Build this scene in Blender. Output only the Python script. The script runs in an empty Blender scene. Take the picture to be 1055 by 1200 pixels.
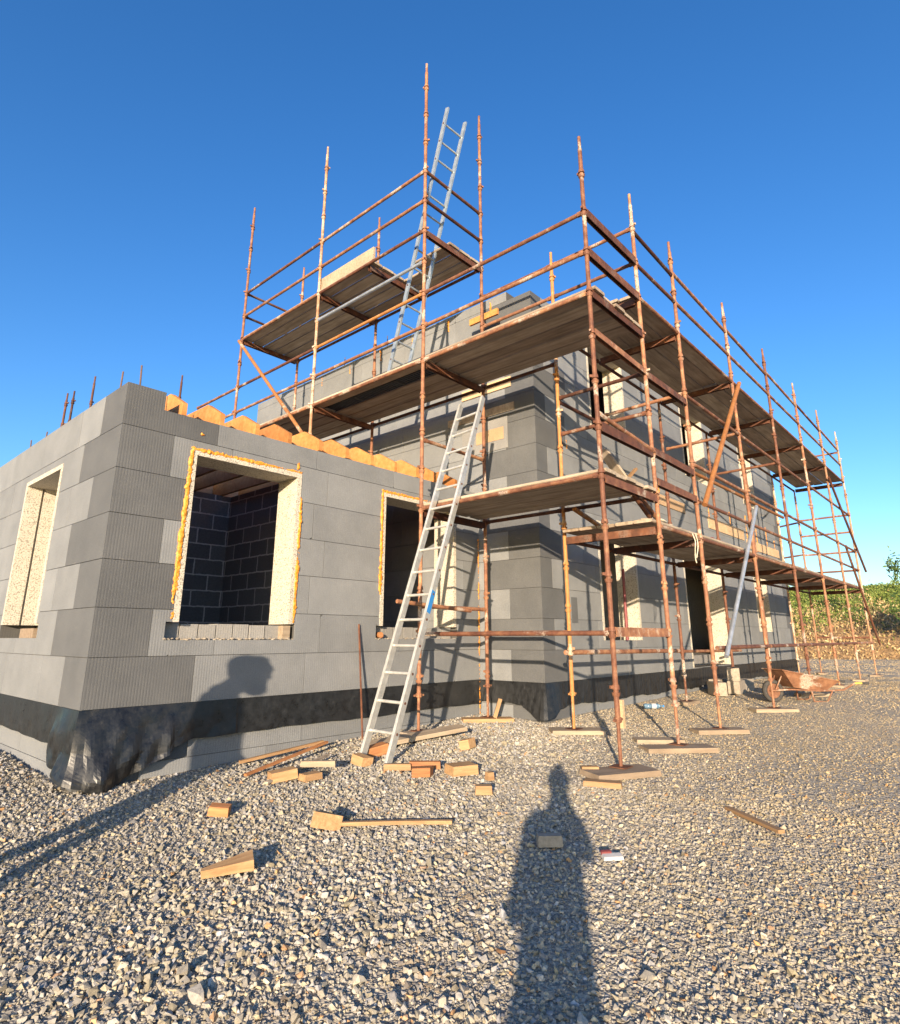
import bpy, math, random
import numpy as np
from mathutils import Vector, Matrix
random.seed(7)
rng = np.random.default_rng(11)
R = math.radians
scn = bpy.context.scene
COL = scn.collection
SUN_AZ, SUN_EL = R(32.6), R(10.3)          # direction the light travels (from +X towards +Y), height of the sun

# ------------------------------------------------------------------ materials
def mat(name):
    m = bpy.data.materials.new(name); m.use_nodes = True
    nt = m.node_tree; nt.nodes.clear()
    out = nt.nodes.new('ShaderNodeOutputMaterial')
    b = nt.nodes.new('ShaderNodeBsdfPrincipled')
    nt.links.new(b.outputs[0], out.inputs[0])
    return m, nt, b
def N(nt, t, **kw):
    n = nt.nodes.new(t)
    for k, v in kw.items():
        if k in n.inputs: n.inputs[k].default_value = v
        else: setattr(n, k, v)
    return n
def ramp(nt, fac, stops):
    r = nt.nodes.new('ShaderNodeValToRGB')
    e = r.color_ramp.elements
    while len(e) < len(stops): e.new(0.5)
    for i, (p, c) in enumerate(stops):
        e[i].position = p; e[i].color = (*c, 1)
    nt.links.new(fac, r.inputs[0]); return r
def mixc(nt, fac, a, b, mode='MIX'):
    m = nt.nodes.new('ShaderNodeMix'); m.data_type = 'RGBA'; m.blend_type = mode
    for s, v in ((m.inputs[0], fac), (m.inputs[6], a), (m.inputs[7], b)):
        if hasattr(v, 'is_linked'): nt.links.new(v, s)
        else: s.default_value = v if not isinstance(v, tuple) else (*v, 1)
    return m.outputs[2]
def math_(nt, op, a, b=None):
    m = nt.nodes.new('ShaderNodeMath'); m.operation = op
    for i, v in enumerate((a, b)):
        if v is None: continue
        if hasattr(v, 'is_linked'): nt.links.new(v, m.inputs[i])
        else: m.inputs[i].default_value = v
    return m.outputs[0]
def bump(nt, b, h, strength, dist):
    n = N(nt, 'ShaderNodeBump', Strength=strength, Distance=dist)
    nt.links.new(h, n.inputs['Height']); nt.links.new(n.outputs[0], b.inputs['Normal']); return n
def noise(nt, vec, scale, detail=4, rough=.55):
    n = N(nt, 'ShaderNodeTexNoise', Scale=scale, Detail=detail, Roughness=rough)
    nt.links.new(vec, n.inputs['Vector']); return n.outputs['Fac']
def coords(nt, kind='Object'):
    return nt.nodes.new('ShaderNodeTexCoord').outputs[kind]
def rand_shift(nt, vec, amt=37.0):
    oi = nt.nodes.new('ShaderNodeObjectInfo')
    s = math_(nt, 'MULTIPLY', oi.outputs['Random'], amt)
    v = nt.nodes.new('ShaderNodeVectorMath'); v.operation = 'ADD'
    nt.links.new(vec, v.inputs[0]); nt.links.new(s, v.inputs[1]); return v.outputs[0], oi.outputs['Random']

def m_eps():
    m, nt, b = mat('grey_insulation_block')
    at = nt.nodes.new('ShaderNodeAttribute'); at.attribute_name = 'tone'
    g = nt.nodes.new('ShaderNodeNewGeometry')
    n1 = noise(nt, g.outputs['Position'], 2.2, 5, .65); n2 = noise(nt, g.outputs['Position'], 160, 2)
    c = mixc(nt, .35, at.outputs['Color'], ramp(nt, n1, [(.3, (.55, .55, .55)), (.7, (1.25, 1.22, 1.18))]).outputs[0], 'MULTIPLY')
    c = mixc(nt, .22, c, ramp(nt, n2, [(.35, (.3, .3, .3)), (.65, (1.6, 1.6, 1.6))]).outputs[0], 'MULTIPLY')
    # pale dusty smears and scuffs
    mp = N(nt, 'ShaderNodeMapping'); mp.inputs['Scale'].default_value = (1, 1, 3.0)
    nt.links.new(g.outputs['Position'], mp.inputs[0])
    n3 = noise(nt, mp.outputs[0], 2.6, 8, .75)
    c = mixc(nt, ramp(nt, n3, [(.64, (0, 0, 0)), (.8, (.4, .4, .4))]).outputs[0], c, (.42, .38, .33))
    nt.links.new(c, b.inputs['Base Color'])
    sx = nt.nodes.new('ShaderNodeSeparateXYZ'); nt.links.new(g.outputs['Position'], sx.inputs[0])
    u = math_(nt, 'ADD', sx.outputs[0], sx.outputs[1])
    w = math_(nt, 'SINE', math_(nt, 'MULTIPLY', u, 2 * math.pi / .025))
    w = math_(nt, 'POWER', math_(nt, 'ADD', math_(nt, 'MULTIPLY', w, .5), .5), .45)
    n4 = noise(nt, g.outputs['Position'], 5, 3)
    w = math_(nt, 'MULTIPLY', w, ramp(nt, n4, [(.3, (.35, .35, .35)), (.7, (1, 1, 1))]).outputs[0])
    h = math_(nt, 'ADD', math_(nt, 'MULTIPLY', w, .7), math_(nt, 'MULTIPLY', n2, .8))
    bump(nt, b, h, .5, .004)
    b.inputs['Roughness'].default_value = .75; b.inputs['Specular IOR Level'].default_value = .25
    return m
def m_white():
    m, nt, b = mat('white_bead_board')
    o = coords(nt)
    v = N(nt, 'ShaderNodeTexVoronoi', Scale=85); nt.links.new(o, v.inputs['Vector'])
    n = noise(nt, o, 6, 4)
    c = ramp(nt, v.outputs['Distance'], [(.2, (.54, .5, .42)), (.55, (.5, .455, .37)), (.75, (.25, .22, .175))]).outputs[0]
    c = mixc(nt, .25, c, ramp(nt, n, [(.3, (.8, .75, .65)), (.7, (1.1, 1.08, 1.0))]).outputs[0], 'MULTIPLY')
    nt.links.new(c, b.inputs['Base Color']); bump(nt, b, v.outputs['Distance'], .35, .004)
    b.inputs['Roughness'].default_value = .8
    return m
def m_foam():
    m, nt, b = mat('orange_expanding_foam')
    n = noise(nt, coords(nt), 25, 4)
    nt.links.new(ramp(nt, n, [(.3, (.5, .16, .012)), (.55, (.72, .28, .025)), (.8, (.78, .42, .1))]).outputs[0], b.inputs['Base Color'])
    bump(nt, b, n, .6, .01); b.inputs['Roughness'].default_value = .55
    return m
def m_membrane():
    m, nt, b = mat('black_plastic_membrane')
    g = nt.nodes.new('ShaderNodeNewGeometry')
    mp = N(nt, 'ShaderNodeMapping'); mp.inputs['Scale'].default_value = (7, 7, 1.6)
    nt.links.new(g.outputs['Position'], mp.inputs[0])
    n = noise(nt, mp.outputs[0], 2.2, 5, .6); d = noise(nt, g.outputs['Position'], 12, 6, .8)
    nt.links.new(ramp(nt, d, [(.4, (.008, .0085, .009)), (.62, (.02, .021, .022)), (.8, (.075, .07, .06))]).outputs[0], b.inputs['Base Color'])
    nt.links.new(ramp(nt, d, [(.35, (.26, .26, .26)), (.7, (.55, .55, .55))]).outputs[0], b.inputs['Roughness'])
    bump(nt, b, n, .1, .02)
    return m
def m_rust(name, stops, splash=.8, more=.06):
    m, nt, b = mat(name)
    v, r = rand_shift(nt, coords(nt))
    n = noise(nt, v, 9, 6, .7); n2 = noise(nt, v, 3.0, 4, .6); n3 = noise(nt, v, 60, 3)
    c = ramp(nt, n, stops).outputs[0]
    hue = ramp(nt, r, [(0, (.5, .4, .38)), (.35, (.75, .67, .63)), (.7, (.98, .93, .85)), (1, (1.15, 1.1, 1.0))]).outputs[0]
    c = mixc(nt, 1, c, hue, 'MULTIPLY')
    # cement splashes, more of them on some tubes than on others
    thr = math_(nt, 'ADD', n2, math_(nt, 'MULTIPLY', math_(nt, 'POWER', r, 3), more))
    sp = math_(nt, 'MULTIPLY', ramp(nt, thr, [(.58, (0, 0, 0)), (.66, (1, 1, 1))]).outputs[0], ramp(nt, n3, [(.38, (0, 0, 0)), (.5, (1, 1, 1))]).outputs[0])
    c = mixc(nt, math_(nt, 'MULTIPLY', sp, splash), c, (.5, .43, .34))
    nt.links.new(c, b.inputs['Base Color']); bump(nt, b, n3, .35, .003)
    b.inputs['Roughness'].default_value = .72; b.inputs['Metallic'].default_value = .1
    return m
def m_wood(name, dark, mid, light, scale=1.0, rough=.75):
    m, nt, b = mat(name)
    v, r = rand_shift(nt, coords(nt))
    mp = N(nt, 'ShaderNodeMapping'); mp.inputs['Scale'].default_value = (1.3 * scale, 16 * scale, 16 * scale)
    nt.links.new(v, mp.inputs[0])
    n = noise(nt, mp.outputs[0], 2.2, 6, .65); n2 = noise(nt, v, 2.4, 5, .6)
    c = ramp(nt, n, [(.25, dark), (.5, mid), (.75, light)]).outputs[0]
    c = mixc(nt, .6, c, ramp(nt, n2, [(.3, (.65, .62, .6)), (.7, (1.15, 1.12, 1.1))]).outputs[0], 'MULTIPLY')
    c = mixc(nt, 1, c, ramp(nt, r, [(0, (.64, .6, .58)), (.5, (.85, .84, .83)), (1, (.98, .97, .94))]).outputs[0], 'MULTIPLY')
    nt.links.new(c, b.inputs['Base Color']); bump(nt, b, n, .35, .004)
    b.inputs['Roughness'].default_value = rough; b.inputs['Specular IOR Level'].default_value = .3
    return m
def m_plain(name, col, rough=.6, metal=0., var=.25, scale=8, bumpd=.002):
    m, nt, b = mat(name)
    n = noise(nt, coords(nt), scale, 5, .65)
    lo = tuple(c * (1 - var) for c in col); hi = tuple(min(1, c * (1 + var)) for c in col)
    nt.links.new(ramp(nt, n, [(.3, lo), (.7, hi)]).outputs[0], b.inputs['Base Color'])
    b.inputs['Roughness'].default_value = rough; b.inputs['Metallic'].default_value = metal
    if bumpd: bump(nt, b, n, .3, bumpd)
    return m
def m_blockwork():
    m, nt, b = mat('concrete_blockwork')
    g = nt.nodes.new('ShaderNodeNewGeometry')
    s = nt.nodes.new('ShaderNodeSeparateXYZ'); nt.links.new(g.outputs['Position'], s.inputs[0])
    u = math_(nt, 'ADD', s.outputs[0], s.outputs[1])
    cb = nt.nodes.new('ShaderNodeCombineXYZ'); nt.links.new(u, cb.inputs[0]); nt.links.new(s.outputs[2], cb.inputs[1])
    nz = noise(nt, g.outputs['Position'], 9, 4)
    off = nt.nodes.new('ShaderNodeVectorMath'); off.operation = 'ADD'
    sc = math_(nt, 'MULTIPLY', nz, .03); nt.links.new(cb.outputs[0], off.inputs[0]); nt.links.new(sc, off.inputs[1])
    br = N(nt, 'ShaderNodeTexBrick', Scale=1.0); br.offset = .5
    for k, v in (('Mortar Size', .011), ('Mortar Smooth', .3), ('Brick Width', .45), ('Row Height', .225), ('Bias', -.2)): br.inputs[k].default_value = v
    br.inputs['Color1'].default_value = (.13, .128, .125, 1); br.inputs['Color2'].default_value = (.19, .187, .18, 1); br.inputs['Mortar'].default_value = (.5, .48, .45, 1)
    nt.links.new(off.outputs[0], br.inputs['Vector'])
    n2 = noise(nt, g.outputs['Position'], 40, 3)
    c = mixc(nt, .5, br.outputs['Color'], ramp(nt, n2, [(.3, (.6, .6, .6)), (.7, (1.3, 1.3, 1.3))]).outputs[0], 'MULTIPLY')
    nt.links.new(c, b.inputs['Base Color']); bump(nt, b, n2, .5, .006); b.inputs['Roughness'].default_value = .9
    return m
def m_stone():
    m, nt, b = mat('crushed_limestone')
    at = nt.nodes.new('ShaderNodeAttribute'); at.attribute_name = 'tone'
    g = nt.nodes.new('ShaderNodeNewGeometry')
    n = noise(nt, g.outputs['Position'], 70, 4, .7)
    c = mixc(nt, .6, at.outputs['Color'], ramp(nt, n, [(.3, (.6, .6, .6)), (.7, (1.3, 1.28, 1.22))]).outputs[0], 'MULTIPLY')
    nt.links.new(c, b.inputs['Base Color']); bump(nt, b, n, .5, .004); b.inputs['Roughness'].default_value = .85
    b.inputs['Specular IOR Level'].default_value = .3
    return m
def m_ground():
    m, nt, b = mat('stone_dust_ground')
    g = nt.nodes.new('ShaderNodeNewGeometry'); P = g.outputs['Position']
    v = N(nt, 'ShaderNodeTexVoronoi', Scale=26); nt.links.new(P, v.inputs['Vector'])
    v2 = N(nt, 'ShaderNodeTexVoronoi', Scale=70); nt.links.new(P, v2.inputs['Vector'])
    n = noise(nt, P, .35, 5); 
    sp = nt.nodes.new('ShaderNodeSeparateColor'); nt.links.new(v2.outputs['Color'], sp.inputs[0])
    c = ramp(nt, sp.outputs[0], [(0, (.25, .23, .195)), (.5, (.35, .32, .262)), (1, (.43, .39, .315))]).outputs[0]
    c = mixc(nt, .5, c, ramp(nt, n, [(.35, (.75, .75, .78)), (.65, (1.2, 1.1, .95))]).outputs[0], 'MULTIPLY')
    nt.links.new(c, b.inputs['Base Color'])
    h = math_(nt, 'ADD', v.outputs['Distance'], math_(nt, 'MULTIPLY', v2.outputs['Distance'], .5))
    bump(nt, b, h, 1.0, .03); b.inputs['Roughness'].default_value = .95
    return m
def m_bank():
    m, nt, b = mat('grass_and_soil_bank')
    g = nt.nodes.new('ShaderNodeNewGeometry'); P = g.outputs['Position']
    s = nt.nodes.new('ShaderNodeSeparateXYZ'); nt.links.new(P, s.inputs[0])
    n = noise(nt, P, .55, 6, .7); n2 = noise(nt, P, 5, 5, .7)
    z = math_(nt, 'ADD', math_(nt, 'MULTIPLY', math_(nt, 'SUBTRACT', s.outputs[2], .7), .35), math_(nt, 'MULTIPLY', math_(nt, 'SUBTRACT', n, .5), 2.2))
    f = ramp(nt, z, [(.05, (0, 0, 0)), (.3, (1, 1, 1))]).outputs[0]
    soil = ramp(nt, n2, [(.3, (.2, .12, .055)), (.6, (.42, .26, .12)), (.8, (.5, .36, .19))]).outputs[0]
    grass = ramp(nt, n2, [(.3, (.05, .09, .02)), (.55, (.12, .18, .03)), (.8, (.26, .26, .07))]).outputs[0]
    nt.links.new(mixc(nt, f, soil, grass), b.inputs['Base Color'])
    bump(nt, b, n2, 1, .3); b.inputs['Roughness'].default_value = .95
    return m
def m_leaf(name, a, c_):
    m, nt, b = mat(name)
    at = nt.nodes.new('ShaderNodeAttribute'); at.attribute_name = 'tone'
    nt.links.new(mixc(nt, at.outputs['Fac'], a, c_), b.inputs['Base Color'])
    b.inputs['Roughness'].default_value = .7; b.inputs['Subsurface Weight'].default_value = 0
    return m
M = {}
M['eps'] = m_eps(); M['white'] = m_white(); M['foam'] = m_foam(); M['membrane'] = m_membrane()
M['rust'] = m_rust('rusty_scaffold_tube', [(.22, (.085, .038, .025)), (.42, (.2, .088, .05)), (.56, (.29, .14, .075)), (.7, (.42, .25, .13)), (.85, (.3, .14, .08))])
M['rust_pale'] = m_rust('cement_spattered_tube', [(.25, (.16, .075, .045)), (.5, (.34, .19, .11)), (.75, (.5, .36, .22))], .85, .13)
M['rust_dark'] = m_rust('dark_brown_scaffold_steel', [(.3, (.05, .022, .014)), (.55, (.13, .05, .025)), (.8, (.22, .09, .04))], .15)
M['ochre'] = m_rust('ochre_painted_tube', [(.3, (.3, .125, .04)), (.6, (.42, .2, .065)), (.85, (.25, .09, .035))])
M['galv'] = m_plain('galvanised_tube', (.42, .45, .48), .45, .6)
M['alu'] = m_plain('dusty_aluminium', (.58, .57, .52), .42, .55, .2, 14)
M['alu_grey'] = m_plain('grey_aluminium', (.4, .45, .47), .4, .6, .2, 14)
M['board'] = m_wood('weathered_scaffold_board', (.25, .2, .145), (.43, .355, .265), (.58, .5, .39), .6)
M['joist'] = m_wood('fresh_orange_timber', (.44, .17, .045), (.56, .25, .075), (.64, .33, .12), .5, .65)
M['offcut'] = m_wood('sawn_pine_offcut', (.32, .175, .08), (.44, .275, .135), (.52, .36, .2), 1.2, .7)
M['offcut_red'] = m_wood('reddish_damp_offcut', (.32, .12, .05), (.45, .2, .08), (.55, .28, .12), 1.2, .7)
M['sole'] = m_wood('pale_dusty_board', (.28, .215, .145), (.4, .32, .225), (.48, .4, .29), .8, .85)
M['osb'] = m_wood('pale_sheathing', (.45, .3, .16), (.6, .42, .25), (.66, .5, .33), 2.0, .8)
M['blockwork'] = m_blockwork(); M['stone'] = m_stone(); M['ground'] = m_ground(); M['bank'] = m_bank()
M['concrete'] = m_plain('pale_concrete_block', (.3, .255, .195), .9, 0, .25, 30, .006)
M['slab'] = m_plain('dull_concrete', (.2, .19, .18), .9, 0, .2, 6)
M['rubber'] = m_plain('worn_rubber', (.05, .045, .04), .85, 0, .4, 20)
M['barrow'] = m_rust('cement_stained_rusty_tray', [(.25, (.1, .045, .025)), (.5, (.21, .1, .055)), (.7, (.3, .16, .09)), (.9, (.17, .085, .045))])
M['rebar'] = m_plain('dark_rebar', (.14, .085, .06), .8, .2)
M['rope'] = m_plain('pale_rope', (.62, .56, .42), .9, 0, .2, 60)
M['bluefilm'] = m_plain('blue_sticker', (.03, .2, .5), .5, 0, .1, 5, 0)
M['plastic'] = m_plain('clear_blue_plastic', (.12, .2, .28), .15, 0, .3, 20, .003)
M['card'] = m_plain('scrap_plastic', (.42, .41, .4), .6, 0, .15, 12)
M['red'] = m_plain('dark_red_paint', (.2, .045, .045), .6, 0, .3, 12)
M['leaf'] = m_leaf('tree_leaves', (.025, .055, .012), (.1, .16, .03))
M['weed'] = m_leaf('bank_weeds', (.06, .11, .016), (.22, .25, .045))
M['straw'] = m_leaf('dry_stalks', (.28, .17, .07), (.5, .37, .18))
M['bark'] = m_plain('bark', (.1, .07, .045), .9, 0, .35, 12, .01)
M['grille'] = m_plain('black_steel_plank', (.03, .03, .03), .6, .5)
M['skin'] = m_plain('skin', (.5, .3, .22), .6, 0, .08, 10, 0)
M['cloth_dark'] = m_plain('dark_jacket', (.03, .035, .05), .9, 0, .2, 30)
M['cloth_blue'] = m_plain('work_trousers', (.06, .08, .12), .9, 0, .2, 30)
M['phone'] = m_plain('black_phone', (.02, .02, .02), .25, 0, .1, 5, 0)
M['yellow'] = m_plain('yellow_grip', (.6, .4, .08), .6)

# ------------------------------------------------------------------ mesh builder
class MB:
    def __init__(s): s.v = []; s.f = []; s.t = []
    def add(s, vs, fs, tone=None):
        n = len(s.v); s.v += [tuple(p) for p in vs]
        for f in fs: s.f.append([i + n for i in f]); s.t.append(tone)
    def quad(s, a, b, c, d, tone=None): s.add([a, b, c, d], [(0, 1, 2, 3)], tone)
    def box(s, lo, hi, tone=None, rot=None, at=(0, 0, 0), bev=0):
        x0, y0, z0 = lo; x1, y1, z1 = hi
        vs = [Vector(p) for p in ((x0, y0, z0), (x1, y0, z0), (x1, y1, z0), (x0, y1, z0), (x0, y0, z1), (x1, y0, z1), (x1, y1, z1), (x0, y1, z1))]
        if rot is not None: vs = [rot @ p for p in vs]
        vs = [p + Vector(at) for p in vs]
        s.add(vs, [(0, 3, 2, 1), (4, 5, 6, 7), (0, 1, 5, 4), (1, 2, 6, 5), (2, 3, 7, 6), (3, 0, 4, 7)], tone)
    def tube(s, p, q, r, n=10, r2=None, cap=True, tone=None):
        p = Vector(p); q = Vector(q); d = (q - p).normalized()
        a = d.orthogonal().normalized(); b = d.cross(a); r2 = r if r2 is None else r2
        vs = []
        for k in range(n):
            c = a * math.cos(2 * math.pi * k / n) + b * math.sin(2 * math.pi * k / n)
            vs.append(p + c * r); vs.append(q + c * r2)
        fs = [(2 * k, 2 * ((k + 1) % n), 2 * ((k + 1) % n) + 1, 2 * k + 1) for k in range(n)]
        if cap:
            fs.append([2 * k for k in range(n)][::-1]); fs.append([2 * k + 1 for k in range(n)])
        s.add(vs, fs, tone)
    def bar(s, p, q, w, h, tone=None):
        p = Vector(p); q = Vector(q); d = (q - p).normalized()
        up = Vector((0, 0, 1)) if abs(d.z) < .95 else Vector((1, 0, 0))
        a = d.cross(up).normalized(); b = a.cross(d)
        vs = [e + a * (i * w / 2) + b * (j * h / 2) for e in (p, q) for i, j in ((-1, -1), (1, -1), (1, 1), (-1, 1))]
        s.add(vs, [(0, 1, 2, 3), (7, 6, 5, 4), (0, 4, 5, 1), (1, 5, 6, 2), (2, 6, 7, 3), (3, 7, 4, 0)], tone)
    def path(s, pts, r, n=6):
        for a, b in zip(pts[:-1], pts[1:]): s.tube(a, b, r, n)
    def blob(s, c, rad, sub=1, tone=None, jit=.25):
        vs, fs = ICO[sub]
        k = 1 + (rng.random(len(vs)) - .5) * 2 * jit
        s.add([(c[0] + v[0] * rad[0] * j, c[1] + v[1] * rad[1] * j, c[2] + v[2] * rad[2] * j) for v, j in zip(vs, k)], fs, tone)
    def build(s, name, m, parent=None, loc=None, smooth=False):
        me = bpy.data.meshes.new(name)
        vs = s.v
        if parent is not None and loc is None:
            L = parent.location; vs = [(x - L.x, y - L.y, z - L.z) for x, y, z in s.v]
        me.from_pydata(vs, [], s.f)
        if any(t is not None for t in s.t):
            a = me.attributes.new('tone', 'FLOAT_COLOR', 'FACE')
            buf = []
            for t in s.t:
                t = t if t is not None else (.2, .2, .2)
                buf += [t[0], t[1], t[2], 1]
            a.data.foreach_set('color', buf)
        me.materials.append(m)
        me.update()
        if smooth:
            me.polygons.foreach_set('use_smooth', [True] * len(me.polygons))
        o = bpy.data.objects.new(name, me); COL.objects.link(o)
        if parent is not None: o.parent = parent
        if loc is not None: o.location = loc
        return o
def _ico(sub):
    import bmesh
    bm = bmesh.new(); bmesh.ops.create_icosphere(bm, subdivisions=sub, radius=1)
    vs = np.array([v.co[:] for v in bm.verts]); fs = [[v.index for v in f.verts] for f in bm.faces]; bm.free(); return vs, fs
ICO = {1: _ico(1), 2: _ico(2), 3: _ico(3)}
def empty(name, loc, label=None, cat=None, group=None, rz=0):
    o = bpy.data.objects.new(name, None); COL.objects.link(o); o.location = loc; o.rotation_euler = (0, 0, rz); o.empty_display_size = .1
    if label: tag(o, label, cat, group)
    return o
def tag(o, label, cat, group=None):
    o['label'] = label; o['category'] = cat
    if group: o['group'] = group
    return o

# ------------------------------------------------------------------ ground height
_S = [0, 2, 3.5, 5, 6, 7.5, 9, 12, 16, 60]; _Z = [-1.65, -1.40, -1.26, -1.155, -1.11, -1.05, -1.0, -.93, -.92, -.95]
def fbm(x, y, f, seed=0):
    x = np.asarray(x, float); y = np.asarray(y, float)
    t = np.zeros_like(x)
    for k in range(5):
        a = 1.7 * k + seed
        t += np.sin(x * f * 1.9 ** k * math.cos(a) + y * f * 1.9 ** k * math.sin(a) + a * 3.1 + 1.3 * np.sin(y * f * 1.4 ** k + a)) / 1.6 ** k
    return t / 2.3
def gz(x, y):
    s = .745 * np.asarray(x, float) + .667 * np.asarray(y, float)
    z = np.interp(s, _S, _Z)
    z = .5 * z + .25 * np.interp(s - .6, _S, _Z) + .25 * np.interp(s + .6, _S, _Z)
    return z + .018 * fbm(x, y, 1.7, 2) - .008
def bank_foot(y): return 32.6 + 1.4 * np.sin(y * .23 + 1) + .6 * np.sin(y * .71)
def terrain(x, y):
    z = gz(x, y)
    d = np.clip((np.asarray(x) - bank_foot(np.asarray(y))) / 10.5, 0, 1)
    return z + 4.15 * (d ** .75) * (1 + .05 * fbm(x, y, .5)) * 1.0

def grid_mesh(name, xs, ys, fn, m):
    X, Y = np.meshgrid(xs, ys); Z = fn(X, Y)
    nx, ny = len(xs), len(ys)
    v = np.stack([X, Y, Z], -1).reshape(-1, 3)
    i = np.arange(ny - 1)[:, None] * nx + np.arange(nx - 1)[None]
    f = np.stack([i, i + 1, i + nx + 1, i + nx], -1).reshape(-1, 4)
    me = bpy.data.meshes.new(name); me.from_pydata(v.tolist(), [], f.tolist()); me.materials.append(m)
    me.polygons.foreach_set('use_smooth', [True] * len(me.polygons)); me.update()
    o = bpy.data.objects.new(name, me); COL.objects.link(o); o['kind'] = 'structure'; return o
def axis(a, b, fine0, fine1, step):
    far = lambda s, e: list(np.linspace(s, e, 14))
    return np.array(sorted(set([round(t, 3) for t in far(a, fine0) + list(np.arange(fine0, fine1, step)) + far(fine1, b)])))
grid_mesh('ground', axis(-150, 33.5, -3, 14, .12), axis(-200, 250, -6, 9, .12), gz, M['ground'])
_by = np.arange(-70, 120, .6)
def bank_z(u, y):
    x = bank_foot(y) - .6 + u
    return x
def build_bank():
    us = np.concatenate([np.arange(0, 13, .35), np.linspace(13, 60, 12), [200, 500]])
    U, Y = np.meshgrid(us, _by)
    X = bank_foot(Y) - .8 + U
    d = np.clip((U - .5) / 10.5, 0, 1)
    Z = gz(X, Y) - .06 + 3.75 * d ** .75 + .18 * fbm(X, Y, .9, 1) * np.clip(U / 2, 0, 1) + .08 * fbm(X, Y, 3.1, 5) * np.clip(U, 0, 1)
    nx, ny = len(us), len(_by)
    v = np.stack([X, Y, Z], -1).reshape(-1, 3)
    i = np.arange(ny - 1)[:, None] * nx + np.arange(nx - 1)[None]
    f = np.stack([i, i + 1, i + nx + 1, i + nx], -1).reshape(-1, 4)
    me = bpy.data.meshes.new('hill'); me.from_pydata(v.tolist(), [], f.tolist()); me.materials.append(M['bank'])
    me.polygons.foreach_set('use_smooth', [True] * len(me.polygons))
    o = bpy.data.objects.new('hill', me); COL.objects.link(o); o['kind'] = 'structure'
    return X, Y, Z
BX, BY, BZ = build_bank()

def soup(name, V, Nf, tones, m):
    """V: faces x corners x 3; one loose polygon each"""
    nf, k, _ = V.shape
    me = bpy.data.meshes.new(name)
    me.vertices.add(nf * k); me.vertices.foreach_set('co', V.reshape(-1).astype(np.float32))
    me.loops.add(nf * k); me.loops.foreach_set('vertex_index', np.arange(nf * k, dtype=np.int32))
    me.polygons.add(nf); me.polygons.foreach_set('loop_start', np.arange(0, nf * k, k, dtype=np.int32))
    me.polygons.foreach_set('loop_total', np.full(nf, k, np.int32)); me.polygons.foreach_set('use_smooth', np.zeros(nf, bool))
    a = me.attributes.new('tone', 'FLOAT_COLOR', 'FACE')
    t = np.ones((nf, 4), np.float32); t[:, :3] = tones.reshape(nf, -1); a.data.foreach_set('color', t.reshape(-1))
    me.materials.append(m); me.update(); me.validate()
    o = bpy.data.objects.new(name, me); COL.objects.link(o); return o
def leaf_cloud(P, size, up=.5):
    n = len(P); d = rng.normal(size=(n, 3)); d /= np.linalg.norm(d, axis=1)[:, None]
    e = rng.normal(size=(n, 3)); e[:, 2] += up; e -= d * (e * d).sum(1)[:, None]; e /= np.linalg.norm(e, axis=1)[:, None]
    s = size * (.6 + .8 * rng.random(n)); w = s * .45
    return np.stack([P - e * (s * .5)[:, None], P + d * w[:, None] * .5, P + e * (s * .6)[:, None], P - d * w[:, None] * .5], 1)
# weeds and dry stalks on the bank
def bank_plants():
    n = 150000
    y = rng.uniform(-8, 30, n); u = rng.random(n) ** .8 * 12.5
    x = bank_foot(y) - .8 + u
    d = np.clip((u - .5) / 10.5, 0, 1)
    z = gz(x, y) - .06 + 3.75 * d ** .75 + .18 * fbm(x, y, .9, 1) * np.clip(u / 2, 0, 1)
    g = fbm(x, y, .8, 3) * .45 + (z + .95) / 3.75 * 1.5 - .55
    clump = fbm(x, y, 2.3, 8)
    P = np.stack([x, y, z + .03 + np.clip(rng.random(n) ** 2 * (.18 + .5 * np.clip(clump, 0, 1)), 0, .7)], 1)
    gr = (g + rng.normal(size=n) * .2) > .3
    a = P[gr & (rng.random(n) < .95)]; b = P[~gr & (rng.random(n) < .4)]
    o = soup('bank_weeds', leaf_cloud(a, .12, 1.4), None, rng.random((len(a), 1)).repeat(3, 1), M['weed']); o['kind'] = 'stuff'
    o = soup('dry_grass', leaf_cloud(b, .12, 1.8), None, rng.random((len(b), 1)).repeat(3, 1), M['straw']); o['kind'] = 'stuff'
    n = 20000                               # tall growth on the crest
    y = rng.uniform(-8, 40, n); x = bank_foot(y) + 10.3 + rng.random(n) * 3
    h = .2 + .2 * fbm(x, y, 1.2, 4) + .5 * (rng.random(n) < .02)
    z = np.interp(x * 0, [0], [0]) + gz(x, y) - .06 + 3.75 + rng.random(n) * np.clip(h, .08, 1.1)
    o = soup('crest_scrub', leaf_cloud(np.stack([x, y, z], 1), .16, 1), None, (.6 * rng.random((n, 1))).repeat(3, 1), M['leaf']); o['kind'] = 'stuff'
bank_plants()

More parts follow.
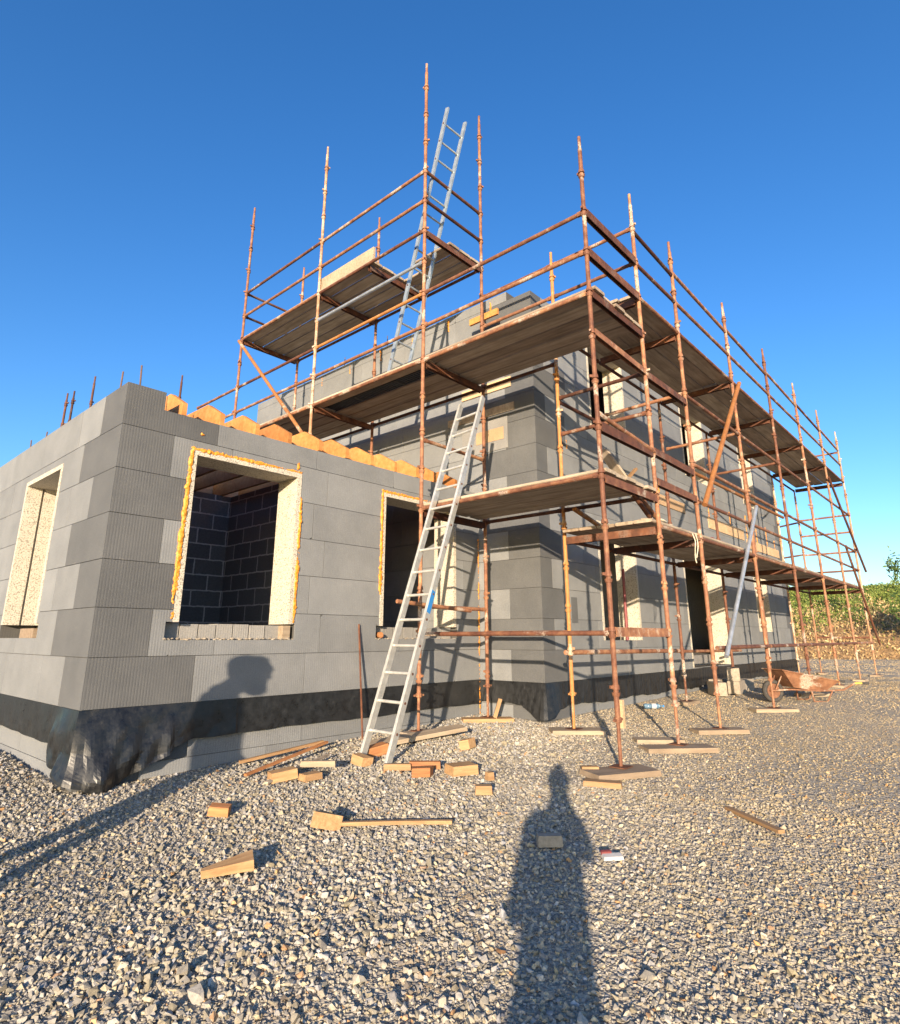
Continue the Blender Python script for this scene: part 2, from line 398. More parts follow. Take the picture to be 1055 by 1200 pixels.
# ------------------------------------------------------------------ gravel
SOIL = [(2.09, 2.04, .14), (1.58, 2.24, .12), (2.43, 1.96, .1), (2.7, 2.26, .1), (4.2, .87, .16)]
def gravel():
    # angular stone shapes: icospheres cut by random planes
    import bmesh
    def shapes(npts, count):
        out = []
        for _ in range(count):
            p = rng.uniform(-1, 1, (npts, 3)); p /= np.maximum(1e-3, np.abs(p).max(1) * .45 + np.linalg.norm(p, axis=1) * .55)[:, None]; p *= rng.uniform(.8, 1, (npts, 1))
            p *= np.array([1, rng.uniform(.6, .95), rng.uniform(.42, .75)])
            bm = bmesh.new(); vs = [bm.verts.new(q) for q in p]
            r = bmesh.ops.convex_hull(bm, input=vs); bmesh.ops.delete(bm, geom=[g for g in r['geom_interior'] if isinstance(g, bmesh.types.BMVert)], context='VERTS')
            bmesh.ops.triangulate(bm, faces=bm.faces[:]); bm.verts.index_update()
            out.append((np.array([v.co[:] for v in bm.verts]), np.array([[v.index for v in f.verts] for f in bm.faces]))); bm.free()
        return out
    def inside(x, y):
        w = (x > 1.86) & (y > 5.6); h = (x > 6.88) & (y > 4.54) & (x < 19.32) & (y < 12); return w & (x < 6.9) & (y < 15.2) | h
    def scatter(n, r0, r1, az0, az1, smin, smax, pow_=2.4):
        r = np.sqrt(rng.uniform(r0 ** 2, r1 ** 2, n)); a = rng.uniform(az0, az1, n)
        x = r * np.cos(a); y = r * np.sin(a)
        k = ~inside(x, y); x = x[k]; y = y[k]
        s = smin + (smax - smin) * rng.random(len(x)) ** pow_
        return x, y, s
    def emit(name, parts, sub, nshape):
        x = np.concatenate([p[0] for p in parts]); y = np.concatenate([p[1] for p in parts]); s = np.concatenate([p[2] for p in parts])
        n = len(x); SH = shapes({2: 11, 1: 9}[sub], nshape)
        big = fbm(x, y, .55, 6); s = s * (1 + .22 * np.clip(fbm(x, y, 1.1, 9), -1, 1))
        right = np.clip((x * .667 - y * .745 - .8) / 2.5, 0, 1)       # finer, more trodden stone away from the wall
        s = s * (1 - .42 * right)
        q = rng.normal(size=(n, 4)); q[:, 1:3] *= .3; q /= np.linalg.norm(q, axis=1)[:, None]
        w, i, j, k = q.T
        Rm = np.stack([1 - 2 * (j * j + k * k), 2 * (i * j - k * w), 2 * (i * k + j * w), 2 * (i * j + k * w), 1 - 2 * (i * i + k * k), 2 * (j * k - i * w), 2 * (i * k - j * w), 2 * (j * k + i * w), 1 - 2 * (i * i + j * j)], 1).reshape(n, 3, 3)
        zt = gz(x, y) + s * (rng.uniform(-.08, .24, n) - .12 * right)
        C = np.stack([x, y, zt + heap(x, y)], 1)
        pick = rng.integers(0, nshape, n); co_, ix_, who = [], [], []; base = 0
        for h_, (sv, sf) in enumerate(SH):
            k_ = np.nonzero(pick == h_)[0]; nv = len(sv)
            V = np.einsum('nij,vj->nvi', Rm[k_], sv) * (s[k_] / 2)[:, None, None] + C[k_][:, None]
            co_.append(V.reshape(-1, 3)); ix_.append((base + np.arange(len(k_))[:, None, None] * nv + sf[None]).reshape(-1)); who.append(np.repeat(k_, nv)); base += len(k_) * nv
        V = np.concatenate(co_); idx = np.concatenate(ix_).astype(np.int32); who = np.concatenate(who)
        me = bpy.data.meshes.new(name); nf = len(idx) // 3
        me.vertices.add(len(V)); me.vertices.foreach_set('co', V.reshape(-1).astype(np.float32))
        me.loops.add(len(idx)); me.loops.foreach_set('vertex_index', idx)
        me.polygons.add(nf); me.polygons.foreach_set('loop_start', np.arange(0, len(idx), 3, dtype=np.int32)); me.polygons.foreach_set('loop_total', np.full(nf, 3, np.int32)); me.polygons.foreach_set('use_smooth', np.zeros(nf, bool))
        t = rng.random(n); warm = np.clip(rng.normal(.55, .3, n) + .45 * right + .15 * big, 0, 1.2); val = (.205 + .14 * t + .06 * (t > .93)) * (1 + .12 * fbm(x, y, .8, 12)) * (1 - .35 * (rng.random(n) < .12))
        c = np.stack([val * (1.02 + .2 * warm), val * (1 + .06 * warm), val * (1.0 - .24 * warm), np.ones(n)], 1)
        c[:, :3] *= 1 + right[:, None] * np.array([.1, .0, -.14])
        for px_, py_, pr_ in SOIL:                      # patches of brown soil trodden into the stone
            k_ = np.exp(-((x - px_) ** 2 + (y - py_) ** 2) / pr_ ** 2) * (1 + .5 * fbm(x, y, 9, 3)) > .45
            k_ &= rng.random(n) < .55; c[k_, :3] = .45 * c[k_, :3] + .55 * np.array([.19, .135, .085]) * (.7 + .6 * rng.random((int(k_.sum()), 1)))
        rust = rng.random(n) < .02; c[rust, :3] *= np.array([1.25, .85, .55])
        a = me.attributes.new('tone', 'FLOAT_COLOR', 'POINT'); a.data.foreach_set('color', c[who].reshape(-1).astype(np.float32))
        me.materials.append(M['stone']); me.update()
        o = bpy.data.objects.new(name, me); COL.objects.link(o); o['kind'] = 'stuff'
    A0, A1 = R(-22), R(122)
    emit('gravel', [scatter(66000, 1.6, 5.4, A0, R(108), .016, .047, 1.9), scatter(700, 1.6, 8, A0, R(105), .05, .085)], 2, 60)
    emit('gravel', [scatter(90000, 1.6, 5.6, A0, R(108), .01, .022), scatter(190000, 5.2, 10.5, A0, R(100), .016, .046, 1.9)], 1, 60)
    emit('gravel', [scatter(130000, 10.5, 22, R(-20), R(40), .024, .066), scatter(40000, 22, 34, R(-12), R(30), .04, .1)], 1, 40)
def heap(x, y):
    return .12 * np.exp(-(((x - 1.35) / .5) ** 2 + ((y - 7.3) / 1.1) ** 2)) - .0
gravel()

# ------------------------------------------------------------------ house
XL, YE, XM, YM = 1.875, 5.612, 6.89, 4.55
ZB, HC = -.56, .402
house = empty('house', (XM, YM, -1.1), 'unfinished grey insulation-block house with a low wing, open window holes and no roof', 'house')
DARK = (.106, .109, .111); LIGHT = (.198, .205, .208)
def jit(t, a=.14):
    k = 1 + random.uniform(-a, a); return tuple(c * k for c in t)
def rects_minus(r, ops):
    out = [r]
    for (a0, a1, b0, b1) in ops:
        nxt = []
        for (u0, u1, z0, z1) in out:
            if a1 <= u0 or a0 >= u1 or b1 <= z0 or b0 >= z1: nxt.append((u0, u1, z0, z1)); continue
            if a0 > u0: nxt.append((u0, a0, z0, z1))
            if a1 < u1: nxt.append((a1, u1, z0, z1))
            m0, m1 = max(u0, a0), min(u1, a1)
            if b0 > z0: nxt.append((m0, m1, z0, b0))
            if b1 < z1: nxt.append((m0, m1, b1, z1))
        out = nxt
    return out
def wall(name, org, ud, nd, blocks, span, ops, thick=.34, face=.012, m=None, core_start=0.0):
    """blocks: (u0,u1,z0,z1,tone); a thin face layer of separate blocks on a solid core, both cut by the openings"""
    o = Vector(org); u = Vector(ud); n = Vector(nd); up = Vector((0, 0, 1)); b = MB()
    P = lambda a, z, d: o + u * a + n * d + up * z
    fl = u.cross(up).dot(n) < 0
    def quad(p, q, r, s, t): b.quad(*((p, q, r, s) if not fl else (s, r, q, p)), t)
    g = .0025
    for (u0, u1, z0, z1, t) in blocks:
        for (a0, a1, b0, b1) in rects_minus((u0, u1, z0, z1), ops):
            if a1 - a0 < .01 or b1 - b0 < .01: continue
            e = [g if abs(a0 - u0) < 1e-6 and u0 > .02 else 0, g if abs(a1 - u1) < 1e-6 else 0, g if abs(b0 - z0) < 1e-6 else 0, g if abs(b1 - z1) < 1e-6 else 0]
            wob = random.uniform(-.0012, .0012)
            F = [P(a0 + e[0], b0 + e[2], wob), P(a1 - e[1], b0 + e[2], wob), P(a1 - e[1], b1 - e[3], wob), P(a0 + e[0], b1 - e[3], wob)]
            B = [P(a0 + e[0], b0 + e[2], -face), P(a1 - e[1], b0 + e[2], -face), P(a1 - e[1], b1 - e[3], -face), P(a0 + e[0], b1 - e[3], -face)]
            for c_ in (3, 2, 1, 0):
                if random.random() > .07 or u0 < .05: continue
                h1, h2 = random.uniform(.008, .035), random.uniform(.008, .03)
                for Q in (F, B):
                    p0, p1, p2 = Q[c_ - 1], Q[c_], Q[(c_ + 1) % len(Q)]
                    Q[c_:c_ + 1] = [p1 + (p0 - p1).normalized() * h1, p1 + (p2 - p1).normalized() * h2]
            K = len(F); n0 = len(b.v)
            b.add(F if not fl else F[::-1], [tuple(range(K))], t)
            for i in range(K): quad(B[i], B[(i + 1) % K], F[(i + 1) % K], F[i], t)
    # core, as a grid of cells with no inner faces
    us = sorted({core_start, span[1]} | {x for op in ops for x in op[:2]}); us = [x for x in us if core_start <= x <= span[1]]
    zs = sorted({span[2], span[3]} | {x for op in ops for x in op[2:]}); zs = [x for x in zs if span[2] <= x <= span[3]]
    full = {}
    for i in range(len(us) - 1):
        for j in range(len(zs) - 1):
            cu, cz = (us[i] + us[i + 1]) / 2, (zs[j] + zs[j + 1]) / 2
            full[i, j] = not any(a0 < cu < a1 and b0 < cz < b1 for a0, a1, b0, b1 in ops)
    T = (.09, .087, .08); d0, d1 = -face - .001, -thick
    for (i, j), on in full.items():
        if not on: continue
        a0, a1, b0, b1 = us[i], us[i + 1], zs[j], zs[j + 1]
        quad(P(a0, b0, d0), P(a1, b0, d0), P(a1, b1, d0), P(a0, b1, d0), T); quad(P(a1, b0, d1), P(a0, b0, d1), P(a0, b1, d1), P(a1, b1, d1), T)
        if not full.get((i - 1, j)): quad(P(a0, b0, d1), P(a0, b0, d0), P(a0, b1, d0), P(a0, b1, d1), T)
        if not full.get((i + 1, j)): quad(P(a1, b0, d0), P(a1, b0, d1), P(a1, b1, d1), P(a1, b1, d0), T)
        if not full.get((i, j - 1)): quad(P(a0, b0, d1), P(a1, b0, d1), P(a1, b0, d0), P(a0, b0, d0), T)
        if not full.get((i, j + 1)): quad(P(a0, b1, d0), P(a1, b1, d0), P(a1, b1, d1), P(a0, b1, d1), T)
    return b.build(name, m or M['eps'], house)
def courses(z0, n, L, start_dark, end_dark=None, hc=HC, tail=None, phase=0, panel=1.2, tone=LIGHT):
    bl = []
    for k in range(n):
        za, zb = z0 + k * hc, z0 + (k + 1) * hc
        u = 0.0
        if start_dark:
            w = start_dark[k % 2]; bl.append((0, w, za, zb, jit(DARK, .06))); u = w
        ue = L
        if end_dark:
            w = end_dark[k % 2]; bl.append((L - w, L, za, zb, jit(DARK, .06))); ue = L - w
        p = panel * (.5 if (k + phase) % 2 else 1.0)
        while u < ue - .02:
            v = min(u + p, ue)
            if ue - v < .15: v = ue
            bl.append((u, v, za, zb, jit(tone, .09))); u = v; p = panel
    return bl
Lw = XM - XL
TOPW = ZB + 7 * HC
# wing front wall: two window holes with lower cut-outs for the sills, a notch by the first joist
w1 = (2.53 - XL, 3.79 - XL, .135, 1.765); w1s = (2.47 - XL, 3.825 - XL, -.022, .137)
w2 = (5.0 - XL, 6.385 - XL, .135, 1.775); w2s = (4.95 - XL, 6.42 - XL, -.012, .137)
notch = (2.225 - XL, Lw + 1, 2.075, 3)
bl = courses(ZB, 7, Lw, (.9, .47))
wall('insulation_wall', (XL, YE, 0), (1, 0, 0), (0, -1, 0), bl, (0, Lw, ZB, TOPW), [w1, w1s, w2, w2s, notch], core_start=.013)
# wing side wall
Lsd = 9.5
wl = (7.12 - YE, 8.39 - YE, .135, 1.765); wls = (7.05 - YE, 8.45 - YE, -.005, .137)
bl = [(u0 + .012 if u0 == 0 else u0, u1, a, b_, t) for (u0, u1, a, b_, t) in courses(ZB, 7, Lsd, (.53, .93), phase=1)]
wall('insulation_wall', (XL, YE, 0), (0, 1, 0), (-1, 0, 0), bl, (0, Lsd, ZB, TOPW), [wl, wls], core_start=.36)
# two-storey part: side wall above the wing's roof and front wall with three openings on each floor
NC = 14; TOPM = ZB + NC * HC + .16
Lms = 7.6
bl = courses(ZB, NC, Lms, (.52, .9)) + [(u0, u1, ZB + NC * HC, TOPM, jit(LIGHT, .08)) for u0, u1 in ((.45, 1.5), (1.5, 2.7), (2.7, 3.9), (3.9, 5.1), (5.1, 6.3), (6.3, 7.6))]
wall('insulation_wall', (XM, YM, 0), (0, 1, 0), (-1, 0, 0), [(u0, u1, a, b_, t) for (u0, u1, a, b_, t) in bl], (0, Lms, ZB, TOPM), [(-1, .45, ZB + NC * HC, 9)], core_start=.013)
XE = 19.3; Lmf = XE - XM
g1 = (8.5 - XM, 9.8 - XM, -.04, 1.77); g2 = (11.85 - XM, 14.06 - XM, ZB + .02, 1.77); g3 = (16.25 - XM, 17.35 - XM, .14, 1.77)
f1 = (8.5 - XM, 9.8 - XM, 3.28, 4.85); f2 = (12.45 - XM, 13.75 - XM, 3.28, 4.85); f3 = (16.25 - XM, 17.3 - XM, 3.28, 4.85)
bl = [(u0 + .012 if u0 == 0 else u0, u1, a, b_, t) for (u0, u1, a, b_, t) in courses(ZB, NC, Lmf, (.55, .28), (.5, .3), phase=1)]
wall('insulation_wall', (XM, YM, 0), (1, 0, 0), (0, -1, 0), bl, (0, Lmf, ZB, ZB + NC * HC), [g1, g2, g3, f1, f2, f3], core_start=.36)
wall('insulation_wall', (XE, YM + .36, 0), (0, 1, 0), (1, 0, 0), courses(ZB, NC, 7.2, None), (0, 7.2, ZB, ZB + NC * HC), [])
# plinth below the membrane
def plinth(org, ud, nd, L, sd, cs):
    b0 = -1.45; bl = []
    for k, (za, zb) in enumerate(((b0, -1.02), (-1.02, -.855), (-.855, ZB))):
        w = sd[k % 2]; bl.append((0 if cs < .1 else .012, w, za, zb, jit(DARK, .05))); u = w
        while u < L: bl.append((u, min(u + 1.2, L), za, zb, jit(LIGHT, .1))); u += 1.2
    wall('plinth', org, ud, nd, bl, (0, L, b0, ZB - .001), [], thick=.3, core_start=cs)
plinth((XL + .03, YE + .03, 0), (1, 0, 0), (0, -1, 0), Lw - .03, (.5, .9), .013)
plinth((XL + .03, YE + .03, 0), (0, 1, 0), (-1, 0, 0), Lsd - .03, (.5, .28), .36)
plinth((XM + .03, YM + .03, 0), (0, 1, 0), (-1, 0, 0), 1.3, (.9, .5), .013)
plinth((XM + .03, YM + .03, 0), (1, 0, 0), (0, -1, 0), Lmf - .03, (.3, .6), .36)

# membrane strip and its loose flap at the corner
def membrane(path, top, bot, out):
    """path: list of (x,y,nx,ny); bot(u), out(u,v) functions of the distance along the path"""
    b = MB(); pts = []; u = 0; acc = []
    for i in range(len(path) - 1):
        (x0, y0, a0, b0), (x1, y1, a1, b1) = path[i], path[i + 1]
        L = math.hypot(x1 - x0, y1 - y0); n = max(2, int(L / .022))
        for k in range(n):
            t = k / n; acc.append((u + t * L, x0 + (x1 - x0) * t, y0 + (y1 - y0) * t, a0 + (a1 - a0) * t, b0 + (b1 - b0) * t))
        u += L
    acc.append((u, *path[-1]))
    nv = 24
    for (s, x, y, a, c) in acc:
        for j in range(nv):
            v = j / (nv - 1); o = out(s, v); L = math.hypot(a, c)
            pts.append((x + a / L * o, y + c / L * o, top + (bot(s) - top) * v))
    fs = [(i * nv + j, (i + 1) * nv + j, (i + 1) * nv + j + 1, i * nv + j + 1) for i in range(len(acc) - 1) for j in range(nv - 1)]
    b.add(pts, fs)
    return b.build('damp_membrane', M['membrane'], house)
def wrink(s, v, amp): return amp * (math.sin(s * 23 + 3 * math.sin(s * 5.1) + v * 2) + .6 * math.sin(s * 51 + v * 5 + 2 * math.sin(s * 9)))
ULc = 4.5                                      # path: down the side wall to the corner, then along the front
tri = lambda x: abs((x % 1) - .5) * 4 - 1
FD = [-9, -.5, -.44, -.3, 0, .1, .17, .24, .72, .75, .95, 9]
FB = [-.845, -.85, -.9, -.985, -1.09, -1.15, -1.175, -1.165, -.95, -.905, -.862, -.86]
FO = [0, .01, .04, .07, .07, .11, .13, .12, .075, .05, .01, 0]
def bot1(s):
    d = s - ULc
    return float(np.interp(d, FD, FB)) + .006 * math.sin(s * 3.1) + .003 * math.sin(s * 13) + (.012 * tri(d * 2.9 + .3) if -.5 < d < .1 else 0)
def out1(s, v):
    d = s - ULc; k = float(np.interp(d, FD, FO))
    o = .004 + .006 * v + .004 * (.5 + .5 * tri(s * 1.3 + v * .3)) * v + .002 * (1 + tri(s * 3.3 - v * .5)) * (.2 + v)
    if k > .0095:
        f = min(1, k / .1)
        a = tri(d * 1.55 + v * .55 + .33); c = tri(d * 3.4 - v * .8 + .1); e = tri(d * .8 + v * 1.5 + .6)
        o += k * (1 - (1 - v) ** 1.5) + f * (.1 + v) * (.034 * a + .014 * c) + f * v * .018 * e + f * .012 * v * tri(d * 6.1 + v * .9)
    return max(o, .003)
q = .707
membrane([(XL, YE + ULc, -1, 0), (XL, YE + .05, -1, 0), (XL, YE, -q, -q), (XL + .05, YE, 0, -1), (XM - .0, YE, 0, -1)], ZB + .0, bot1, out1)
def bot2(s):
    d = s - 1.06
    base = -.84 - .03 * max(0, min(1, d)) + .015 * math.sin(s * 4) + .006 * math.sin(s * 17)
    if abs(d - .05) < .38: base -= .15 * max(0, 1 - abs(d + .06) / .3) + .01
    return base
def out2(s, v):
    d = s - 1.06
    return .006 + .02 * v + abs(wrink(s, v, .004)) * (.3 + v) + .07 * math.exp(-((d - .05) / .25) ** 2) * v
membrane([(XM, YE - .0, -1, 0), (XM, YM + .04, -1, 0), (XM, YM, -q, -q), (XM + .04, YM, 0, -1), (XE, YM, 0, -1)], ZB + .0, bot2, out2)

# white linings of the window holes, orange foam, sill blocks
def lining(x0, x1, z0, z1, yf, depth, th=.055, left=True):
    b = MB()
    b.box((x0, yf - .006, z0), (x0 + th, yf + depth, z1 - th), None); b.box((x1 - th, yf - .006, z0), (x1, yf + depth, z1 - th)); b.box((x0, yf - .006, z1 - th), (x1, yf + depth, z1))
    return b.build('window_lining', M['white'], house)
lining(2.53, 3.79, .135, 1.765, YE, .36); lining(5.0, 6.385, .135, 1.775, YE, .36)
b = MB()
for y0, y1, x0, x1 in ((7.12, 7.17, XL - .006, XL + .36), (8.335, 8.39, XL - .006, XL + .15), (8.335, 8.39, XL + .175, XL + .36)): b.box((x0, y0, .135), (x1, y1, 1.715))
b.box((XL - .006, 7.12, 1.715), (XL + .36, 8.39, 1.765)); b.box((XL + .15, 8.37, .135), (XL + .175, 8.39, 1.715))
b.build('window_lining', M['white'], house)
for (u0, u1, z0, z1) in (g1, g2, g3, f1, f2, f3): lining(u0 + XM, u1 + XM, z0, z1, YM, .36, .05)
def foam(pts, name='foam_seal', dens=110, r=(.006, .013), nd=(0, -1, 0), spread=.012):
    b = MB()
    for (p, q_) in pts:
        p = Vector(p); q_ = Vector(q_); L = (q_ - p).length; dens_ = dens * 2.6; kk_ = int(L * dens_) + 40; wv = np.convolve(rng.normal(size=kk_), np.ones(30) / 8.0, 'same') + rng.normal(size=kk_) * .25; wv = np.clip(wv, -1.6, 1.8)
        for k in range(int(L * dens_)):
            c = p.lerp(q_, (k + random.random()) / (L * dens_));
            if wv[k] < -1.1: continue
            rr = random.uniform(*r) * (1.35 if random.random() < .05 else 1) * (.85 + .35 * wv[k])
            c = c + Vector((random.uniform(-1, 1) * spread * (1 - abs(nd[0])), random.uniform(-1, 1) * spread * (1 - abs(nd[1])), random.uniform(-1, 1) * spread * .8)) + Vector(nd) * .004
            b.blob(c, (rr * random.uniform(.9, 1.4), rr * random.uniform(.6, 1), rr * random.uniform(.9, 1.5)), 1, None, .16)
    o = b.build(name, M['foam'], house, smooth=True)
    md = o.modifiers.new('fuse', 'REMESH'); md.mode = 'VOXEL'; md.voxel_size = .0045; md.use_smooth_shade = True
    md = o.modifiers.new('soften', 'SMOOTH'); md.factor = .5; md.iterations = 5
    return o
y = YE
foam([((2.525, y, .17), (2.53, y, 1.76)), ((2.53, y, 1.77), (3.79, y, 1.775)), ((3.795, y, .15), (3.8, y, 1.5)), ((3.80, y, .2), (3.81, y, .9)), ((3.735, y, 1.8), (3.735, y, 1.87))])
foam([((2.51, y + .004, .3), (2.535, y + .004, 1.75))], dens=120, r=(.012, .02), spread=.008)
foam([((4.998, y, .5), (4.998, y, 1.76)), ((5.0, y, 1.782), (6.1, y, 1.785))], dens=60, r=(.007, .016))
foam([((4.992, y, .55), (4.995, y, 1.77))], dens=120, r=(.01, .016), spread=.006)
foam([((XM - .03, YE - .012, -1.0), (XM - .03, YE - .012, 1.4))], dens=45, r=(.007, .014), spread=.006)
foam([((2.6, y, 1.93), (2.62, y, 1.935))], dens=120, r=(.006, .01))
for yy, zz in ((5.3, 4.95), (6.2, 4.95), (7.05, 4.95), (7.9, 4.97), (8.8, 4.98), (9.7, 4.98)):
    foam([((XM, yy, zz), (XM, yy + .01, zz + .2))], dens=60, r=(.006, .016), nd=(-1, 0, 0))
for xx, z0, z1 in ((11.0, 2.5, 2.9), (13.6, 2.45, 2.95), (15.0, 2.5, 2.9), (16.2, 2.4, 2.95), (17.0, 2.3, 2.75), (17.9, 2.4, 2.9), (18.6, 2.2, 2.6), (7.72, 2.75, 2.9)):
    foam([((xx, YM, z0), (xx, YM, z1))], dens=40, r=(.008, .02))
def sill(xs, z0, z1, yf):
    for x0, x1 in xs:
        b = MB(); d = random.uniform(-.008, .008)
        b.box((x0, yf + .1 + d, z0 + .002), (x1, yf + .3, z1 + random.uniform(-.006, .004)), jit((.26, .25, .23), .1))
        b.build('sill_block', M['eps'], house)
sill([(2.475 + .177 * k, 2.475 + .177 * k + .165) for k in range(7)], -.02, .125, YE)
sill([(4.955 + .18 * k, 4.955 + .18 * k + .168) for k in range(8)], -.01, .125, YE)
b = MB(); b.box((3.69, YE + .012, -.018), (3.775, YE + .099, .12)); b.build('packing_timber', M['sole'], house)
b = MB(); b.box((XL + .03, 7.3, -.004), (XL + .3, 7.75, .09)); b.build('packing_timber', M['sole'], house)
b = MB(); b.tube((5.03, YE - .005, .03), (5.07, YE + .25, .03), .035, 10); b.build('packing_timber', M['offcut_red'], house)
b = MB()
for x0, x1, yy in ((2.47, 3.83, YE), (4.95, 6.42, YE)):
    for k in range(70): b.blob((random.uniform(x0, x1), yy + random.uniform(.0, .09), -.02 + random.uniform(0, .012)), (.02, .012, .01), 1, None, .3)
b.build('mortar_crumbs', M['concrete'], house)

# joists of the wing, ends showing above the wall
jx = [2.43] + [2.836 + .4035 * k for k in range(10)]
proto = None
prof = [(0, 0), (0, .125), (.31, .3), (3.3, .3), (3.3, 0)]
for i, x in enumerate(jx):
    if proto is None:
        b = MB(); n_ = len(prof)
        b.add([(sx, y_, z_) for sx in (-.024, .024) for y_, z_ in prof], [tuple(range(n_)), tuple(range(2 * n_ - 1, n_ - 1, -1))] + [(q_, q_ + n_, (q_ + 1) % n_ + n_, (q_ + 1) % n_) for q_ in range(n_)])
        proto = b.build('joist', M['joist'], house, loc=(0, 0, 0)); o = proto
        o['label'] = 'orange timber joist set into the corner notch'
    else:
        o = proto.copy(); COL.objects.link(o); del o['label']
    o.location = Vector((x, YE + .05 + random.uniform(-.015, .02), 2.1 + random.uniform(-.008, .008))) - house.location
    o.rotation_euler = (0, 0, random.uniform(-.015, .015))
b = MB(); b.box((2.2, 8.985, 1.9), (XM - .01, 9.0, 2.404)); b.build('closing_board', M['osb'], house)
# inside walls and floors, plus an added sun block and lid
b = MB(); b.box((2.3, 8.68, -1.0), (6.5, 8.8, 2.098)); b.box((4.6, 5.97, -1.0), (4.72, 8.68, 2.098)); b.box((2.235, 6.9, -1.0), (2.335, 8.679, 2.098)); b.build('partition_wall', M['blockwork'], house)  # last box: unseen, added to block sun coming through the side window
b = MB(); b.box((2.22, 5.96, -1.1), (6.88, 15.0, -.3)); b.box((7.25, 4.92, -1.1), (18.9, 11.6, -.35)); b.box((7.24, 4.9, 2.15), (18.95, 11.7, 2.4)); b.box((7.24, 4.9, 4.95), (18.95, 11.7, 5.0)); b.box((2.22, 15, -1.1), (6.88, 15.1, TOPW)); b.box((7.24, 11.7, -1.1), (19.3, 11.95, 5.0))  # thin slab near the wall tops: unseen lid added to darken the rooms
b.build('floor_slab_and_shade_lid', M['slab'], house)
b = MB(); b.box((7.24, 6.6, -.35), (18.9, 6.72, 2.149)); b.build('partition_wall', M['concrete'], house)
# timber plates on the two-storey part
def plate(lo, hi, m='osb', name='wall_plate'):
    b = MB(); b.box(lo, hi); return b.build(name, M[m], house)
plate((XM - .018, 5.10, 2.83), (XM - .002, 5.62, 3.02)); plate((XM - .022, 4.95, 3.62), (XM - .002, 5.9, 3.78)); plate((XM - .02, 4.9, 3.24), (XM - .002, 6.2, 3.36), 'board')
b = MB(); b.box((XM - .012, 5.03, 2.68), (XM - .001, 5.9, 3.17), (.24, .235, .225)); b.build('board_panel', M['eps'], house)
for x0, x1, z0, z1 in ((9.9, 12.2, 2.42, 2.62), (13.5, 15.9, 2.3, 2.55), (16.1, 18.9, 2.14, 2.36)): plate((x0, YM - .018, z0), (x1, YM - .002, z1))
for x0, x1, z0, z1 in ((7.62, 7.78, .2, .55), (7.5, 7.68, 2.78, 3.25), (7.55, 7.75, 3.6, 4.0)):
    b = MB(); b.box((x0, YM - .006, z0), (x1, YM + .001, z1), DARK); b.build('infill_patch', M['eps'], house)
# starter bars along the top of the walls
for x, y_, z0, h in ((2.05, 9.3, 2.2, .34), (2.05, 8.75, 2.2, .34), (2.02, 6.25, 2.2, .4), (2.05, 5.8, 2.2, .33), (7.05, 6.9, 5.2, .3), (7.05, 7.9, 5.2, .35), (7.05, 9.2, 5.2, .33), (7.05, 10.2, 5.2, .33), (7.05, 10.9, 5.2, .3)):
    b = MB(); b.tube((x, y_, z0), (x + random.uniform(-.02, .02), y_ + .01, z0 + h), .008, 6); b.build('rebar', M['rebar'], house)

# ------------------------------------------------------------------ scaffolding
xo, xG, xH, xI, xJ, xK, xLL, xMM = 5.27, 6.533, 7.765, 9.98, 12.27, 14.52, 16.78, 19.0
yD, yEi, yC, yB, yA = 2.735, 3.945, 5.2, 7.66, 10.1
ZK = lambda k: .04 + .5 * k
scaf = empty('scaffolding', (xo, yD, -1.1), 'rusty tube scaffolding with board platforms wrapped round the house', 'scaffolding')
def spath(o): return o
def place(o, loc): o.location = Vector(loc) - scaf.location; return o
def standard(x, y, z0, z1, k0z, m='rust', base=True, lean=0):
    b = MB(); H = z1 - z0
    zs = z0 + (.38 if base else 0)
    b.tube((0, 0, zs - z0), (lean, 0, H - .17), .0242, 12); b.tube((lean, 0, H - .17), (lean, 0, H), .0185, 10)
    if base: b.tube((0, 0, 0), (0, 0, .6), .017, 8); b.tube((0, 0, .36), (0, 0, .40), .036, 8); b.bar((-.075, 0, .38), (.075, 0, .38), .02, .02)
    k = math.ceil((zs - k0z + .12) / .5); z = k0z + k * .5
    while z < z1 - .25:
        h = z - z0; lx = lean * h / H
        b.tube((lx, 0, h - .045), (lx, 0, h - .012), .031, 12, .040); b.tube((lx, 0, h + .014), (lx, 0, h + .055), .037, 12, .030)
        a = random.uniform(0, 6.28); b.bar((lx, 0, h + .035), (lx + .06 * math.cos(a), .06 * math.sin(a), h + .035), .022, .026)
        z += .5
    o = b.build('standard', M[m], scaf, loc=(0, 0, 0)); place(o, (x, y, z0))
    if base:
        b = MB(); b.box((-.075, -.075, 0), (.075, .075, .007)); pl = b.build('base_plate', M['rust_dark'], o, loc=(0, 0, -.001))
    return o
def tube(p, q, m='rust', r=.0242, name='ledger', gap=.03, blades=True):
    p = Vector(p); q = Vector(q); d = (q - p); L = d.length; b = MB()
    b.tube((gap, 0, 0), (L - gap, 0, 0), r, 12)
    if blades:
        b.bar((gap - .005, 0, 0), (gap + .05, 0, 0), .03, .052); b.bar((L - gap - .05, 0, 0), (L - gap + .005, 0, 0), .03, .052)
    o = b.build(name, M[m], scaf, loc=(0, 0, 0)); place(o, p)
    o.rotation_euler = d.to_track_quat('X', 'Z').to_euler(); return o
